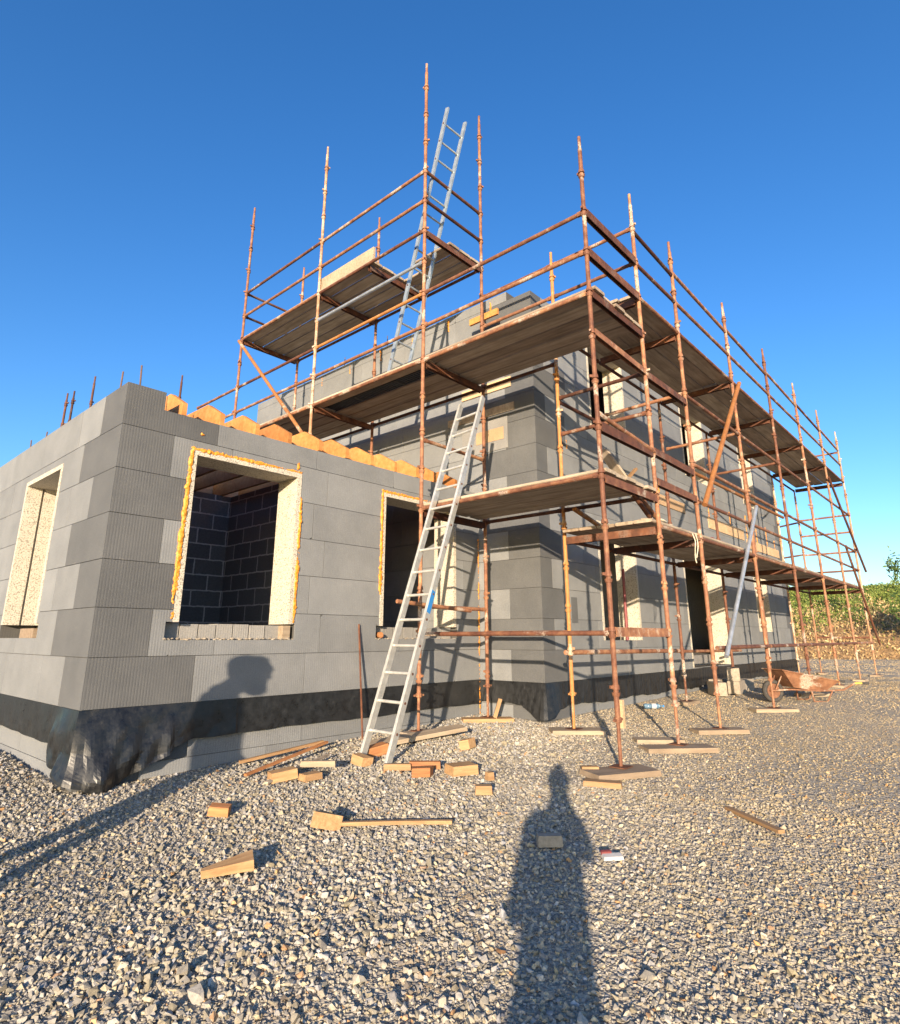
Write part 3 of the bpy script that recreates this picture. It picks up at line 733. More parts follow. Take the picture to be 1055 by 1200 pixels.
def transom(p, q, m='rust_dark', h=.085, w=.055):
    p = Vector(p); q = Vector(q); d = q - p; L = d.length; b = MB()
    b.box((.035, -w / 2, -h / 2), (L - .035, -w / 2 + .008, h / 2)); b.box((.035, -w / 2 + .008, h / 2 - .008), (L - .035, w / 2, h / 2)); b.box((.035, w / 2 - .008, -h / 2), (L - .035, w / 2, h / 2 - .0085))
    o = b.build('transom', M[m], scaf, loc=(0, 0, 0)); place(o, p); o.rotation_euler = d.to_track_quat('X', 'Z').to_euler(); return o
_bd = {}
def board(p, L, along, w=.222, m='board', th=.038, tilt=0):
    key = (round(L, 2), w, m)
    if key not in _bd:
        b = MB(); c = .011
        vs = []
        for x in (0, L):
            vs += [(x, -w / 2, c), (x, -w / 2 + c, 0), (x, w / 2 - c, 0), (x, w / 2, c), (x, w / 2, th - c), (x, w / 2 - c, th), (x, -w / 2 + c, th), (x, -w / 2, th - c)]
        fs = [(i, i + 8, (i + 1) % 8 + 8, (i + 1) % 8) for i in range(8)] + [tuple(range(8)), tuple(range(15, 7, -1))]
        b.add(vs, fs); o = b.build('board', M[m], scaf, loc=(0, 0, 0)); _bd[key] = o
    else:
        o = _bd[key].copy(); COL.objects.link(o)
    place(o, p); o.rotation_euler = (tilt, 0, 0 if along == 'x' else math.pi / 2); return o
def deck_y(x0, y0, y1, z, n=5, w=.222, skip=(), x_in=None):
    """boards running along Y, the first at the outer edge x0"""
    for k in range(n):
        if k in skip: continue
        board((x0 + .13 + k * (w + .015), y0 + random.uniform(-.03, .03), z + random.uniform(0, .012)), y1 - y0, 'y', w)
def deck_x(y0, x0, x1, z, n=5, w=.222, skip=()):
    for k in range(n):
        if k in skip: continue
        board((x0 + random.uniform(-.03, .03), y0 + .13 + k * (w + .008), z + random.uniform(0, .012)), x1 - x0, 'x', w)
gzf = lambda x, y: float(gz(x, y))
SB = .045                                        # sole board thickness
# standards
K0 = ZK(0)
standard(xo, yD, gzf(xo, yD) + SB, 5.55, K0)
standard(xG, yD, gzf(xG, yD) + SB, 5.55, K0)
for x, m in ((xH, 'rust'), (xI, 'rust'), (xJ, 'rust'), (xK, 'rust'), (xLL, 'rust_pale'), (xMM, 'rust_pale')):
    standard(x, yD, gzf(x, yD) + SB, 5.5, 1.2 - .02, m)
standard(xo, yC, gzf(xo, yC) + SB, 8.5, K0)
standard(xG, yC, gzf(xG, yC) + SB, 8.47, K0)
standard(xo, yB, 2.37, 8.5, K0, 'rust_pale', base=False); standard(xo, yA, 2.36, 8.52, K0, base=False)
standard(xo - .055, yA - .03, 2.36, 3.6, K0 + .2, 'rust', base=False)
standard(xG, yB, 2.37, 7.75, K0, base=False); standard(xG, yA, 2.37, 7.75, K0, base=False)
standard(xG, yEi, gzf(xG, yEi) + SB, 5.25, K0 - .2, 'ochre')
for x in (xI - .1, xJ - .1, xK, xLL, xMM):
    standard(x, yEi, gzf(x, yEi) + SB, 4.02, -.2, 'rust_pale' if x > 14 else 'rust')
standard(19.9, 5.3, gzf(19.9, 5.3), 4.6, -.1, base=False); standard(19.9, 6.6, gzf(19.9, 6.6), 4.6, -.1, base=False)
standard(20.9, 5.3, gzf(20.9, 5.3), 4.4, .1, base=False)
for x, y_, z1 in ((3.84, 15.19, 5.4), (3.94, 15.09, 5.46), (4.22, 14.77, 5.82), (5.56, 13.28, 5.85)):
    standard(x, y_, -.9, z1, .1 + .3 * random.random(), 'rust_dark', base=False)
# side face: rails and ledgers along Y
for k in (0, 3, 8, 9): tube((xo, yD, ZK(k)), (xo, yC, ZK(k)))
for k in (8, 9): tube((xo, yC, ZK(k)), (xo, yB, ZK(k)), 'ochre' if k == 9 else 'rust'); tube((xo, yB, ZK(k)), (xo, yA, ZK(k)))
tube((xo, yA, ZK(9)), (xo, yA + 1.6, ZK(9))); tube((xo, yA, ZK(8)), (xo, yA + 1.2, ZK(8)))
for a, c in ((yD, yC), (yC, yB), (yB, yA)):
    tube((xo, a, ZK(7)), (xo, c, ZK(7)), 'rust'); tube((xG, a if a > 3 else yEi, ZK(7)), (xG, c, ZK(7)), 'rust_dark')
for a, c in ((yC, yB), (yB, yA)):
    for k in (11, 12, 13): tube((xo, a, ZK(k)), (xo, c, ZK(k)))
    tube((xG, a, ZK(11)), (xG, c, ZK(11)), 'rust_dark')
tube((xo, yC, ZK(10)), (xo, yB, ZK(10)), 'galv')
tube((xG, yEi, ZK(3)), (xG, yC, ZK(3)), 'rust_dark'); tube((xG, yD, ZK(3)), (xG, yEi, ZK(3)), 'rust_dark')
tube((xG, yEi, K0 + .02), (xG, yC, K0 + .02), 'rust')
for k in (9, 10): tube((xG, yD, ZK(k)), (xG, yEi, ZK(k))); tube((xG, yEi, ZK(k)), (xG, yC, ZK(k)))
# across the side scaffold
for y_ in (yC, yB, yA): transom((xo, y_, ZK(7) - .04), (xG, y_, ZK(7) - .04)); transom((xo, y_, ZK(11) - .04), (xG, y_, ZK(11) - .04))
for y_ in (yC, yA):
    for k in (12, 13): tube((xo, y_, ZK(k)), (xG, y_, ZK(k)), 'rust_dark')
transom((xo, 6.42, ZK(11) - .04), (xG, 6.42, ZK(11) - .04))
transom((xo, yC, ZK(3) - .05), (xG, yC, ZK(3) - .05)); tube((xo, yC, K0), (xG, yC, K0)); tube((xo, yC, .36), (xG, yC, .36), 'rust')
tube((xo - .45, yC - .05, .40), (xo + .9, yC - .05, .33), 'rust', blades=False)
tube((xo, yC, ZK(5) - .1), (xG, yC, ZK(5) - .1), 'rust')
# corner bay, front face
for k in (9, 8, 7): transom((xo, yD, ZK(k)), (xG, yD, ZK(k)), h=.1)
transom((xo, yD, ZK(4)), (xG, yD, ZK(4)), h=.1); tube((xo, yD, ZK(4) + .14), (xG, yD - .02, ZK(4) + .02), 'rust'); transom((xo, yD, ZK(5) + .55), (xG, yD, ZK(5) + .5), 'rust', h=.07)
transom((xo, yD, ZK(3) - .04), (xG, yD, ZK(3) - .04), 'rust'); transom((xo, yD, K0 + .01), (xG, yD, K0 + .01), 'rust', h=.085)
tube((xG, yD, ZK(6)), (xG, yEi, ZK(6)), 'rust_dark'); tube((xG, yEi, ZK(6) - .04), (xI - .1, yEi, ZK(6) - .04), 'rust_dark'); tube((xG, yD, ZK(5)), (xG, yEi, ZK(5)), 'rust')
# front face, rails along X
fx = [xG, xH, xI, xJ, xK, xLL, xMM]
for a, c in zip(fx[:-1], fx[1:]):
    first = a == xG
    tube((a, yD, 4.05), (c, yD, 4.05), 'rust'); tube((a, yEi, 4.0), (c, yEi, 4.0), 'rust_dark')
    tube((a, yD, 4.53), (c, yD, 4.53)); tube((a, yD, 5.0), (c, yD, 4.95 if first else 4.95), 'rust_dark' if first else 'rust')
    tube((a, yD, 1.2), (c, yD, 1.2), 'rust'); tube((a, yEi, 1.16), (c, yEi, 1.16), 'rust_dark')
    if first:
        transom((a, yD, 3.02), (c, yD, 3.02)); transom((a, yD, 2.07), (c, yD, 2.05)); transom((a, yD, 1.71), (c, yD, 1.7), 'rust')
    else:
        tube((a, yD, 3.14), (c, yD, 3.14)); tube((a, yD, 2.18), (c, yD, 2.18)); tube((a, yD, 1.69), (c, yD, 1.69))
        tube((a, yD - .05, -.12), (c, yD - .05, -.12), blades=False)
        if a in (xH, xI): tube((a, yD + .05, 2.1), (c, yD + .05, 2.12), 'ochre', blades=False)
tube((xG - .02, yEi + .05, -.17), (xI - .1, yEi + .05, -.2), gap=0, blades=False, r=.03); tube((xI - .15, yEi + .05, -.21), (xJ + .6, yEi + .05, -.24), gap=0, blades=False)
tube((xJ + .5, yEi + .05, -.16), (xMM, yEi + .05, -.16), gap=0, blades=False)
# across the front scaffold
for x in (xG, xH, xI, xJ, xK, xLL, xMM):
    transom((x, yD, 4.0), (x, yEi, 4.0)); transom((x, yD, 1.15), (x, yEi, 1.15))
    if x in (xH, xI, xJ, xMM): tube((x, yD, 3.16), (x, yEi, 3.14))
    if x in (xMM,):
        for z in (.0, 1.69, 2.18, 2.7, 4.9): tube((x, yD, z), (x, yEi, z))
for z in (1.7, 2.2, 3.1): tube((xMM, yEi, z), (19.9, 5.3, z), blades=False)
tube((xLL, yEi, 3.3), (19.9, 5.3, 3.2), 'galv', blades=False); tube((19.9, 5.3, .9), (19.9, 6.6, .9)); tube((19.9, 5.3, 2.7), (19.9, 6.6, 2.7))
# braces
def brace(p, q, m, r=.026): return tube(p, q, m, r, 'brace', .0, False)
brace((10.12, yD - .07, 4.05), (7.86, yD - .07, 1.64), 'ochre', .034)
brace((10.2, yD - .06, 1.99), (7.88, yD - .12, -.22), 'galv', .027)
brace((16.63, yD - .06, 3.72), (19.7, yD - .06, 1.71), 'rust_dark'); brace((17.35, yD - .06, 2.15), (19.85, yD - .06, -.17), 'rust_dark')
brace((xo - .05, 10.12, 5.5), (xo - .05, 7.7, 3.0), 'ochre', .03)
brace((6.38, 3.7, 1.5), (7.05, 3.7, 1.36), 'ochre', .03); brace((6.44, 2.95, 1.56), (7.0, 2.95, 1.27), 'rust_dark', .03); brace((6.6, 2.98, 1.62), (7.1, 2.98, 1.38), 'rust')
# decks
deck_y(xo, yD - .02, yC + .05, ZK(3) + .03); deck_y(xo, yD - .05, yC, ZK(7) + .03)
deck_y(xo, yC, yB, ZK(7) + .03, skip=(1,)); deck_y(xo, yB, yA + .1, ZK(7) + .03)
deck_y(xo, yB, yA + .05, ZK(11) + .03); deck_y(xo, 6.36, yB, ZK(11) + .03)
board((xo + .84, yC - .03, ZK(11) + .03), 1.16, 'y'); board((xo + 1.08, yC - .03, ZK(11) + .03), 1.2, 'y'); board((xo + .6, yC - .03, ZK(11) + .033), .78, 'y')
for a, c in zip(fx[:-1], fx[1:]):
    deck_x(yD, a + (0 if a != xG else -.03), c, 4.08)
    if a != xG: deck_x(yD, a, c, 1.23)
deck_x(yD, 6.42, xH, 1.225)
b = MB()                                                     # perforated steel plank
for k in range(46): b.box((0, yC + .05 + k * .052, 0), (.2, yC + .05 + k * .052 + .026, .03))
b.box((-.01, yC, 0), (0, yB, .05)); b.box((.2, yC, 0), (.21, yB, .05)); b.box((0, 6.0, -.005), (.2, 6.05, -.001)); b.box((0, 6.9, -.005), (.2, 6.95, -.001))
o = b.build('steel_plank', M['grille'], scaf, loc=(0, 0, 0)); place(o, (xo + .254, 0, ZK(7) + .033)); o.location.y = -scaf.location.y
# toe boards on edge
b = MB(); b.box((0, 0, 0), (.04, 1.34, .215)); o = b.build('toe_board', M['sole'], scaf, loc=(0, 0, 0)); place(o, (xo + .03, 6.33, ZK(11) + .075))
b = MB(); b.box((0, 0, 0), (.038, 2.4, .05)); 
# ------------------------------------------------------------------ ladders
def ladder(name, label, feet, tops, n_rungs, m, first=.28, rail=(.03, .075)):
    fl, fr = Vector(feet[0]), Vector(feet[1]); tl, tr = Vector(tops[0]), Vector(tops[1])
    root = empty(name, (fl + fr) / 2, label, 'ladder')
    ax = (fr - fl).normalized()
    for a, c in ((fl, tl), (fr, tr)):
        b = MB(); d = (c - a).normalized(); n = d.cross(ax).normalized()
        vs = [e + ax * (i * rail[0] / 2) + n * (j * rail[1] / 2) for e in (a, c) for i, j in ((-1, -1), (1, -1), (1, 1), (-1, 1))]
        b.add(vs, [(0, 1, 2, 3), (7, 6, 5, 4), (0, 4, 5, 1), (1, 5, 6, 2), (2, 6, 7, 3), (3, 7, 4, 0)])
        s = b.build('rail', m, root)
        b = MB(); L = (c - a).length
        for k in range(n_rungs):
            p = a + d * (first + k * (L - first - .25) / (n_rungs - 1)); side = ax * (rail[0] / 2 + .001) * (1 if a is fr else -1)
            b.tube(p + side, p + side * 1.25, .013, 8)
        b.build('rivet', M['rust_dark'], s, loc=(0, 0, 0)).data.transform(Matrix.Translation(-root.location))
    L = (tl - fl).length
    for k in range(n_rungs):
        t = (first + k * (L - first - .25) / (n_rungs - 1)) / L
        b = MB(); b.tube(fl.lerp(tl, t) + ax * .012, fr.lerp(tr, t) - ax * .012, .015, 10); b.build('rung', m, root)
    return root
zf = gzf(4.07, 4.55)
lad = ladder('ladder', 'pale aluminium ladder leaning from the gravel up to the middle board platform', ((4.05, 4.74, zf + .01), (4.095, 4.43, zf - .005)), ((5.80, 5.0, 3.0), (5.815, 4.63, 3.03)), 15, M['alu'])
a = Vector((4.095, 4.43, zf)); c = Vector((5.815, 4.63, 3.03)); d = (c - a).normalized()
b = MB(); p0 = a.lerp(c, .33); p1 = a.lerp(c, .385); n = Vector((-.06, -.99, 0)).normalized()
b.bar(p0 + n * .017, p1 + n * .017, .003, .06); b.build('sticker', M['bluefilm'], lad)
ladder('ladder', 'grey ladder rising through the gap in the topmost platform', ((5.45, 6.09, ZK(7) + .07), (5.79, 6.09, ZK(7) + .07)), ((5.45, 4.93, 7.62), (5.78, 4.87, 7.56)), 14, M['alu_grey'], rail=(.028, .06))

# ------------------------------------------------------------------ loose timber and other small things
def piece(name, label, cat, x, y, size, rz, m='offcut', tilt=(0, 0), shape='box', dz=.012, group=None):
    L, W, H = size; b = MB()
    if shape == 'box':
        c = .004
        b.add([(-L/2, -W/2, 0), (L/2, -W/2, 0), (L/2, W/2, 0), (-L/2, W/2, 0), (-L/2 + c, -W/2 + c, H), (L/2 - c, -W/2 + c, H), (L/2 - c, W/2 - c, H), (-L/2 + c, W/2 - c, H)],
              [(0, 3, 2, 1), (4, 5, 6, 7), (0, 1, 5, 4), (1, 2, 6, 5), (2, 3, 7, 6), (3, 0, 4, 7)])
    elif shape == 'wedge':                      # tapered off-cut, thick end at +x
        b.add([(-L/2, -W*.12, 0), (L/2, -W/2, 0), (L/2, W/2, 0), (-L/2, W*.12, 0), (-L/2, -W*.12, H*.7), (L/2, -W/2, H), (L/2, W/2, H), (-L/2, W*.12, H*.7)],
              [(0, 3, 2, 1), (4, 5, 6, 7), (0, 1, 5, 4), (1, 2, 6, 5), (2, 3, 7, 6), (3, 0, 4, 7)])
    elif shape == 'tri':
        b.add([(-L/2, -W/2, 0), (L/2, 0, 0), (-L/2, W/2, 0), (-L/2, -W/2, H), (L/2, 0, H), (-L/2, W/2, H)], [(0, 2, 1), (3, 4, 5), (0, 1, 4, 3), (1, 2, 5, 4), (2, 0, 3, 5)])
    elif shape == 'skew':
        s = W * .45
        b.add([(-L/2, -W/2, 0), (L/2 - s, -W/2, 0), (L/2, W/2, 0), (-L/2 + s * .3, W/2, 0), (-L/2, -W/2, H), (L/2 - s, -W/2, H), (L/2, W/2, H), (-L/2 + s * .3, W/2, H)],
              [(0, 3, 2, 1), (4, 5, 6, 7), (0, 1, 5, 4), (1, 2, 6, 5), (2, 3, 7, 6), (3, 0, 4, 7)])
    o = b.build(name, M[m], None, loc=(x, y, gzf(x, y) + dz)); o.rotation_euler = (tilt[0], tilt[1], rz); tag(o, label, cat, group); return o
rt = R(-48)                                     # across the view
W_ = 'wood offcut'; G_ = 'timber offcuts scattered on the gravel'
piece('wood_offcut', 'orange timber offcut with squared end, leftmost of the pile near the two shadows', W_, 3.18, 4.70, (.22, .13, .075), rt + .55, tilt=(0, -.1), group=G_)
piece('wood_offcut', 'long pale batten offcut lying topmost on the small pile', W_, 3.5, 4.66, (.3, .055, .045), rt + .05, 'sole', dz=.06, group=G_)
piece('wood_offcut', 'short pale block in front of the small pile', W_, 3.34, 4.54, (.17, .1, .05), rt + .8, group=G_)
piece('wood_offcut', 'reddish offcut lying behind its darker neighbour, front of the ladder', W_, 4.22, 4.08, (.28, .07, .06), rt, 'offcut_red', group=G_)
piece('wood_offcut', 'dark reddish offcut with slanted end, in front of the ladder', W_, 4.03, 3.92, (.2, .1, .07), rt + .2, 'offcut_red', shape='skew', group=G_)
piece('wood_offcut', 'largest squarish orange block on the gravel, right of the ladder foot', W_, 4.32, 3.74, (.24, .18, .075), rt + .45, group=G_)
piece('wood_offcut', 'small orange block lying alone nearest the long human shadow', W_, 3.99, 3.23, (.13, .08, .06), rt, group=G_)
piece('wood_offcut', 'tiny pale wooden cube on the gravel', W_, 4.33, 3.44, (.06, .06, .06), rt + .5, group=G_)
piece('wood_offcut', 'pale yellow offcut between the feet of the tall ladder', W_, 4.02, 4.22, (.24, .06, .05), rt + .05, group=G_)
piece('wood_offcut', 'orange offcut touching the left foot of the tall ladder', W_, 3.95, 4.62, (.17, .1, .08), rt - .5, tilt=(0, .2), shape='skew', group=G_)
piece('wood_offcut', 'brown block behind the ladder foot', W_, 4.28, 4.80, (.24, .14, .09), rt + .6, 'offcut_red', tilt=(0, -.15), group=G_)
piece('wood_offcut', 'single orange offcut lying between the ladder plank and the corner pole', W_, 5.1, 4.32, (.15, .11, .09), rt - .2, tilt=(0, -.2), shape='skew', group=G_)
piece('plank', 'long grey-brown plank slanting up behind the ladder', 'plank', 4.95, 4.90, (1.15, .2, .04), rt + .55, 'sole', tilt=(.05, -.08), dz=.045)
piece('wood_offcut', 'triangular block at the end of the long thin batten', W_, 2.76, 3.6, (.17, .2, .09), rt + 2.0, shape='tri', tilt=(.25, .1), group=G_)
b = MB(); pts = [(-.36, 0, .02), (-.15, .012, .02), (.05, .02, .02), (.22, .01, .022), (.4, -.03, .03)]
for p, q_ in zip(pts[:-1], pts[1:]): b.bar(p, q_, .035, .022)
o = b.build('batten', M['offcut'], None, loc=(3.06, 3.26, gzf(3.06, 3.26) + .012)); o.rotation_euler = (0, 0, rt + .05); tag(o, 'long thin bowed batten lying beside the triangular block', 'batten')
piece('brick', 'broken orange brick on the gravel beside the two leg shadows', 'brick', 2.43, 4.33, (.14, .09, .06), rt + .1, 'offcut_red', tilt=(.1, .1))
piece('wood_offcut', 'tapered bright orange wedge, nearest the camera', W_, 2.0, 3.42, (.27, .13, .055), rt + .35, shape='wedge', tilt=(.12, -.12), dz=.03, group=G_)
piece('brick', 'grey half brick lying inside the long human shadow', 'brick', 3.48, 2.31, (.15, .07, .06), rt + .05, 'concrete')
o = piece('scrap', 'crumpled white and dark red packaging scrap beside the long shadow', 'litter', 3.58, 1.95, (.12, .05, .02), rt + .1, 'card', tilt=(.2, 0))
b = MB(); b.box((-.06, .015, .012), (.0, .035, .03)); b.build('flap', M['red'], o, loc=(0, 0, 0))
b = MB(); b.bar((-.28, 0, .02), (.28, 0, .02), .045, .02); o = b.build('batten', M['offcut'], None, loc=(4.73, 1.52, gzf(4.73, 1.52) + .01)); o.rotation_euler = (0, 0, math.atan2(-.33, -.26)); tag(o, 'short brown lath lying alone on the open gravel at right', 'batten')
# sticks in the small pile by the wall
def stick(label, p, q_, r, m='offcut', name='batten', cat='batten'):
    p = Vector((p[0], p[1], gzf(p[0], p[1]) + p[2])); q_ = Vector((q_[0], q_[1], gzf(q_[0], q_[1]) + q_[2]))
    b = MB(); b.bar(Vector((0, 0, 0)), q_ - p, r * 2, r * 1.2); o = b.build(name, M[m], None, loc=p); return tag(o, label, cat)
stick('long pale lath lying along the foot of the wing wall', (3.2, 5.42, .04), (4.05, 5.33, .1), .02)
stick('thin crooked brown lath crossing the pile beside the wall', (3.0, 4.98, .04), (4.0, 5.2, .12), .016, 'offcut_red')
stick('dark weathered stick under the small pile of offcuts', (3.0, 4.66, .03), (3.85, 4.98, .06), .016, 'board')
stick('rusty iron bar standing against the wing wall between the windows', (4.64, 5.42, 0.01), (4.68, 5.6, 1.22), .009, 'rust', 'iron_bar', 'iron bar')
# sole boards under the scaffold feet
def sole(label, x, y, size=(.5, .23, .042), rz=0, m='sole', dz=0):
    return piece('sole_board', label, 'sole board', x, y, size, rz, m, dz=.0 + dz, group='boards under the scaffold feet')
sole('wide pale sole board under the nearest corner scaffold pole', xo - .08, yD - .03, (.62, .3, .045), rt + .35)
sole('split brown piece lying against the nearest sole board', xo - .48, yD - .08, (.3, .1, .04), rt - .35, 'offcut')
sole('thick pale sole board under the second front pole', xG - .1, yD - .03, (.72, .26, .045), rt + .1)
sole('short board lying behind the second front pole', xG + .15, yD + .28, (.5, .22, .04), rt - .05)
sole('thin long sole board under the third front pole', xH - .05, yD, (.62, .22, .045), rt + .12)
sole('dusty sole board under the front pole beside the wheelbarrow wheel', xI - .05, yD, (.6, .24, .045), rt)
sole('sole board under the front pole past the wheelbarrow', xJ, yD, (.5, .23, .045), rt)
sole('pale sole board under the third front pole from the far end', xK, yD, (.5, .23, .045), 0)
sole('pale sole board under the next to last front pole', xLL, yD, (.5, .23, .045), 0)
sole('pale sole board under the last pole at the far end', xMM, yD, (.5, .23, .045), 0)
sole('dusty sole board under the orange pole at the house corner', xG + .02, yEi - .02, (.6, .3, .045), rt)
sole('brown sole board under the pole where the wing meets the house', xG - .05, yC - .03, (.65, .22, .045), rt + .1, 'offcut')
sole('dark board under the pole behind the tall ladder', xo, yC, (.4, .2, .045), 0, 'board')
for x, t in ((xI - .1, 'under the inner pole nearest the first window of the house'), (xJ - .1, 'under the inner pole beside the door hole'), (xK, 'under the inner pole behind the wheelbarrow'), (xLL, 'under the inner pole beside the last window'), (xMM, 'under the inner pole at the far house corner')):
    sole('weathered sole board ' + t, x, yEi, (.5, .22, .045), 0)
o = piece('wood_wedge', 'upright wooden wedge against the pole where the wing meets the house', 'wedge', xG + .03, yC - .16, (.24, .07, .045), rt, tilt=(0, -1.25), dz=.16)
b = MB(); b.box((-.02, -.03, 0), (.02, .03, .24)); o = b.build('wood_offcut', M['osb'], None, loc=(xo + .1, yD + .02, -.78)); tag(o, 'pale timber packer clamped upright to the nearest corner pole', W_)
piece('wood_offcut', 'small bright offcut left of the nearest sole board', W_, 5.06, 2.92, (.15, .07, .05), rt, group=G_)
# plastic bottle lying by the house wall
bt = empty('bottle', (8.82, 4.02, gzf(8.82, 4.02) + .05), 'crushed clear blue plastic bottle lying by the house wall', 'bottle', rz=rt)
b = MB()
for a, c, r0, r1 in ((-.13, -.1, .03, .037), (-.1, -.02, .037, .034), (-.02, .03, .034, .038), (.03, .07, .038, .036), (.07, .12, .036, .014), (.12, .14, .014, .014)): b.tube((a, 0, 0), (c, 0, 0), r0, 14, r1)
b.build('body', M['plastic'], bt, loc=(0, 0, 0), smooth=True); b = MB(); b.tube((.141, 0, 0), (.158, 0, 0), .016, 12); b.build('cap', M['bluefilm'], bt, loc=(0, 0, 0)); b = MB(); b.tube((-.02, 0, 0), (.04, 0, 0), .0385, 14); b.build('wrapper', M['card'], bt, loc=(0, 0, 0))
# concrete blocks at the wall
def cblock(label, x, y, z, rz, m='concrete'):
    b = MB(); b.box((-.22, -.1, 0), (.22, .1, .215)); o = b.build('concrete_block', M[m], None, loc=(x, y, z)); o.rotation_euler = (0, 0, rz); tag(o, label, 'concrete block', 'concrete blocks stacked by the door hole'); return o
zb = gzf(12.0, 3.95)
cblock('front concrete block on the ground left of the wheelbarrow', 11.95, 3.85, zb, .1); cblock('right-hand concrete block on the ground, in the corner by the barrow wheel', 12.5, 3.9, zb, -.1)
cblock('concrete block lying topmost on the others by the barrow', 12.02, 3.9, zb + .217, .3); cblock('leftmost concrete block on the ground by the door hole', 11.4, 4.0, zb, .6); cblock('concrete block against the house membrane behind the stack', 12.2, 4.25, zb, .05)

# wheelbarrow
wb = empty('wheelbarrow', (11.0, 3.02, gzf(11.0, 3.02) - .0), 'rusty cement-stained wheelbarrow standing by the scaffold poles', 'wheelbarrow', rz=math.atan2(-1.02, 1.2))
wb.scale = (.86, .86, .86); wb.rotation_euler = (0, R(6.5), wb.rotation_euler.z)
def wbp(b, n, m, smooth=False): return b.build(n, M[m], wb, loc=(0, 0, 0), smooth=smooth)
b = MB(); nseg = 24
rim = [(math.cos(2 * math.pi * k / nseg), math.sin(2 * math.pi * k / nseg)) for k in range(nseg)]
prof = [(.13, -.035), (.165, -.05), (.195, -.03), (.2, 0), (.195, .03), (.165, .05), (.13, .035)]
vs = [(c * r, w, s * r + .2) for c, s in rim for r, w in prof]; np_ = len(prof)
b.add(vs, [(i * np_ + j, ((i + 1) % nseg) * np_ + j, ((i + 1) % nseg) * np_ + (j + 1) % np_, i * np_ + (j + 1) % np_) for i in range(nseg) for j in range(np_)])
wh = wbp(b, 'wheel', 'rubber', True)
b = MB(); b.tube((0, -.028, .2), (0, .028, .2), .129, 24); b.tube((0, -.06, .2), (0, .06, .2), .02, 10); b.build('rim', M['barrow'], wh, loc=(0, 0, 0))
b = MB()
for s in (-1, 1): b.path([(-.28 * 0 - .08, s * .075, .2), (.25, s * .14, .26), (.8, s * .24, .3), (1.2, s * .28, .36), (1.42, s * .29, .5), (1.6, s * .29, .52)], .016, 8)
b.tube((-.08, -.075, .2), (-.08, .075, .2), .014, 8); b.tube((.25, -.14, .26), (.25, .14, .26), .014, 8); b.tube((0, -.07, .2), (0, .07, .2), .012, 8)
wbp(b, 'frame', 'barrow')
for s in (-1, 1):
    b = MB(); b.tube((1.56, s * .29, .52), (1.7, s * .29, .525), .022, 10); g_ = wbp(b, 'grip', 'rubber'); b = MB(); b.tube((1.42, s * .29, .5), (1.56, s * .29, .519), .02, 10); wbp(b, 'sleeve', 'yellow')
    b = MB(); b.path([(.62, s * .2, .29), (.66, s * .22, .1), (.9, s * .24, .12), (1.0, s * .26, .33)], .014, 8); wbp(b, 'leg', 'barrow')
    b = MB(); b.path([(0, s * .07, .2), (.12, s * .1, .5)], .012, 8); wbp(b, 'strut', 'barrow')
b = MB()                                        # sloping open tray, thin sheet with inside and outside
top = [(.0, -.30, .58), (1.08, -.34, .5), (1.08, .34, .5), (.0, .30, .58)]; low = [(.3, -.17, .3), (.9, -.2, .3), (.9, .2, .3), (.3, .17, .3)]
tin = [(x + (.015 if x < .5 else -.015), y_ * .96, z + .002) for x, y_, z in top]; lin = [(x, y_ * .96, z + .012) for x, y_, z in low]
b.add(top + low + tin + lin, [(4, 7, 6, 5)] + [(i, i + 4, (i + 1) % 4 + 4, (i + 1) % 4) for i in range(4)] + [(12, 13, 14, 15)] + [(i + 8, (i + 1) % 4 + 8, (i + 1) % 4 + 12, i + 12) for i in range(4)] + [(i, (i + 1) % 4, (i + 1) % 4 + 8, i + 8) for i in range(4)])
for i in range(4): b.tube(top[i], top[(i + 1) % 4], .012, 8)
wbp(b, 'tray', 'barrow')
# things on the platforms
b = MB(); pts = [(0, 0, 0)]; pts = [(.02 * math.sin(k * .9), .015 * math.cos(k * .7), -.03 * k) for k in range(13)]; b.path(pts, .006, 6)
pts2 = [(.03 + .05 * math.sin(k * .4), -.01, -.03 * k) for k in range(11)]; b.path(pts2, .006, 6)
o = b.build('rope', M['rope'], None, loc=(7.42, yD - .05, 1.22)); tag(o, 'pale rope ends hanging from the lower platform edge', 'rope')
b = MB(); pts = [(.5 * math.cos(t), .05 * math.sin(3 * t), .28 * math.sin(t)) for t in np.linspace(.05, 3.09, 16)]; b.path(pts, .02, 8)
o = b.build('hose', M['rope'], None, loc=(8.1, 3.4, 1.285)); o.rotation_euler = (0, 0, -.1); tag(o, 'pale stiff hose arched over the lower platform', 'hose')
b = MB(); pts = [(-.45 + .09 * k, .04 * math.sin(k), .04 + .02 * math.cos(1.3 * k)) for k in range(11)]; b.path(pts, .018, 8)
o = b.build('hose', M['red'], None, loc=(8.75, 2.95, 1.28)); tag(o, 'dull red hose lying along the lower platform edge', 'hose')
def on(name, label, cat, loc, size, rot, m):
    b = MB(); L, W, H = size; b.box((-L / 2, -W / 2, 0), (L / 2, W / 2, H)); o = b.build(name, M[m], None, loc=loc); o.rotation_euler = rot; return tag(o, label, cat)
on('plank', 'loose weathered plank leaning on the middle platform behind the corner pole', 'plank', (6.3, 3.05, 1.8), (.75, .12, .03), (0, R(40), R(-12)), 'board')
on('wood_offcut', 'short lath leaning across the loose plank on the middle platform', W_, (6.33, 2.95, 1.74), (.4, .04, .025), (0, R(-40), R(-12)), 'offcut')
on('wood_offcut', 'pale board lying flat on the middle platform by the orange pole', W_, (5.75, 3.75, 1.632), (.55, .2, .03), (0, 0, R(70)), 'sole')
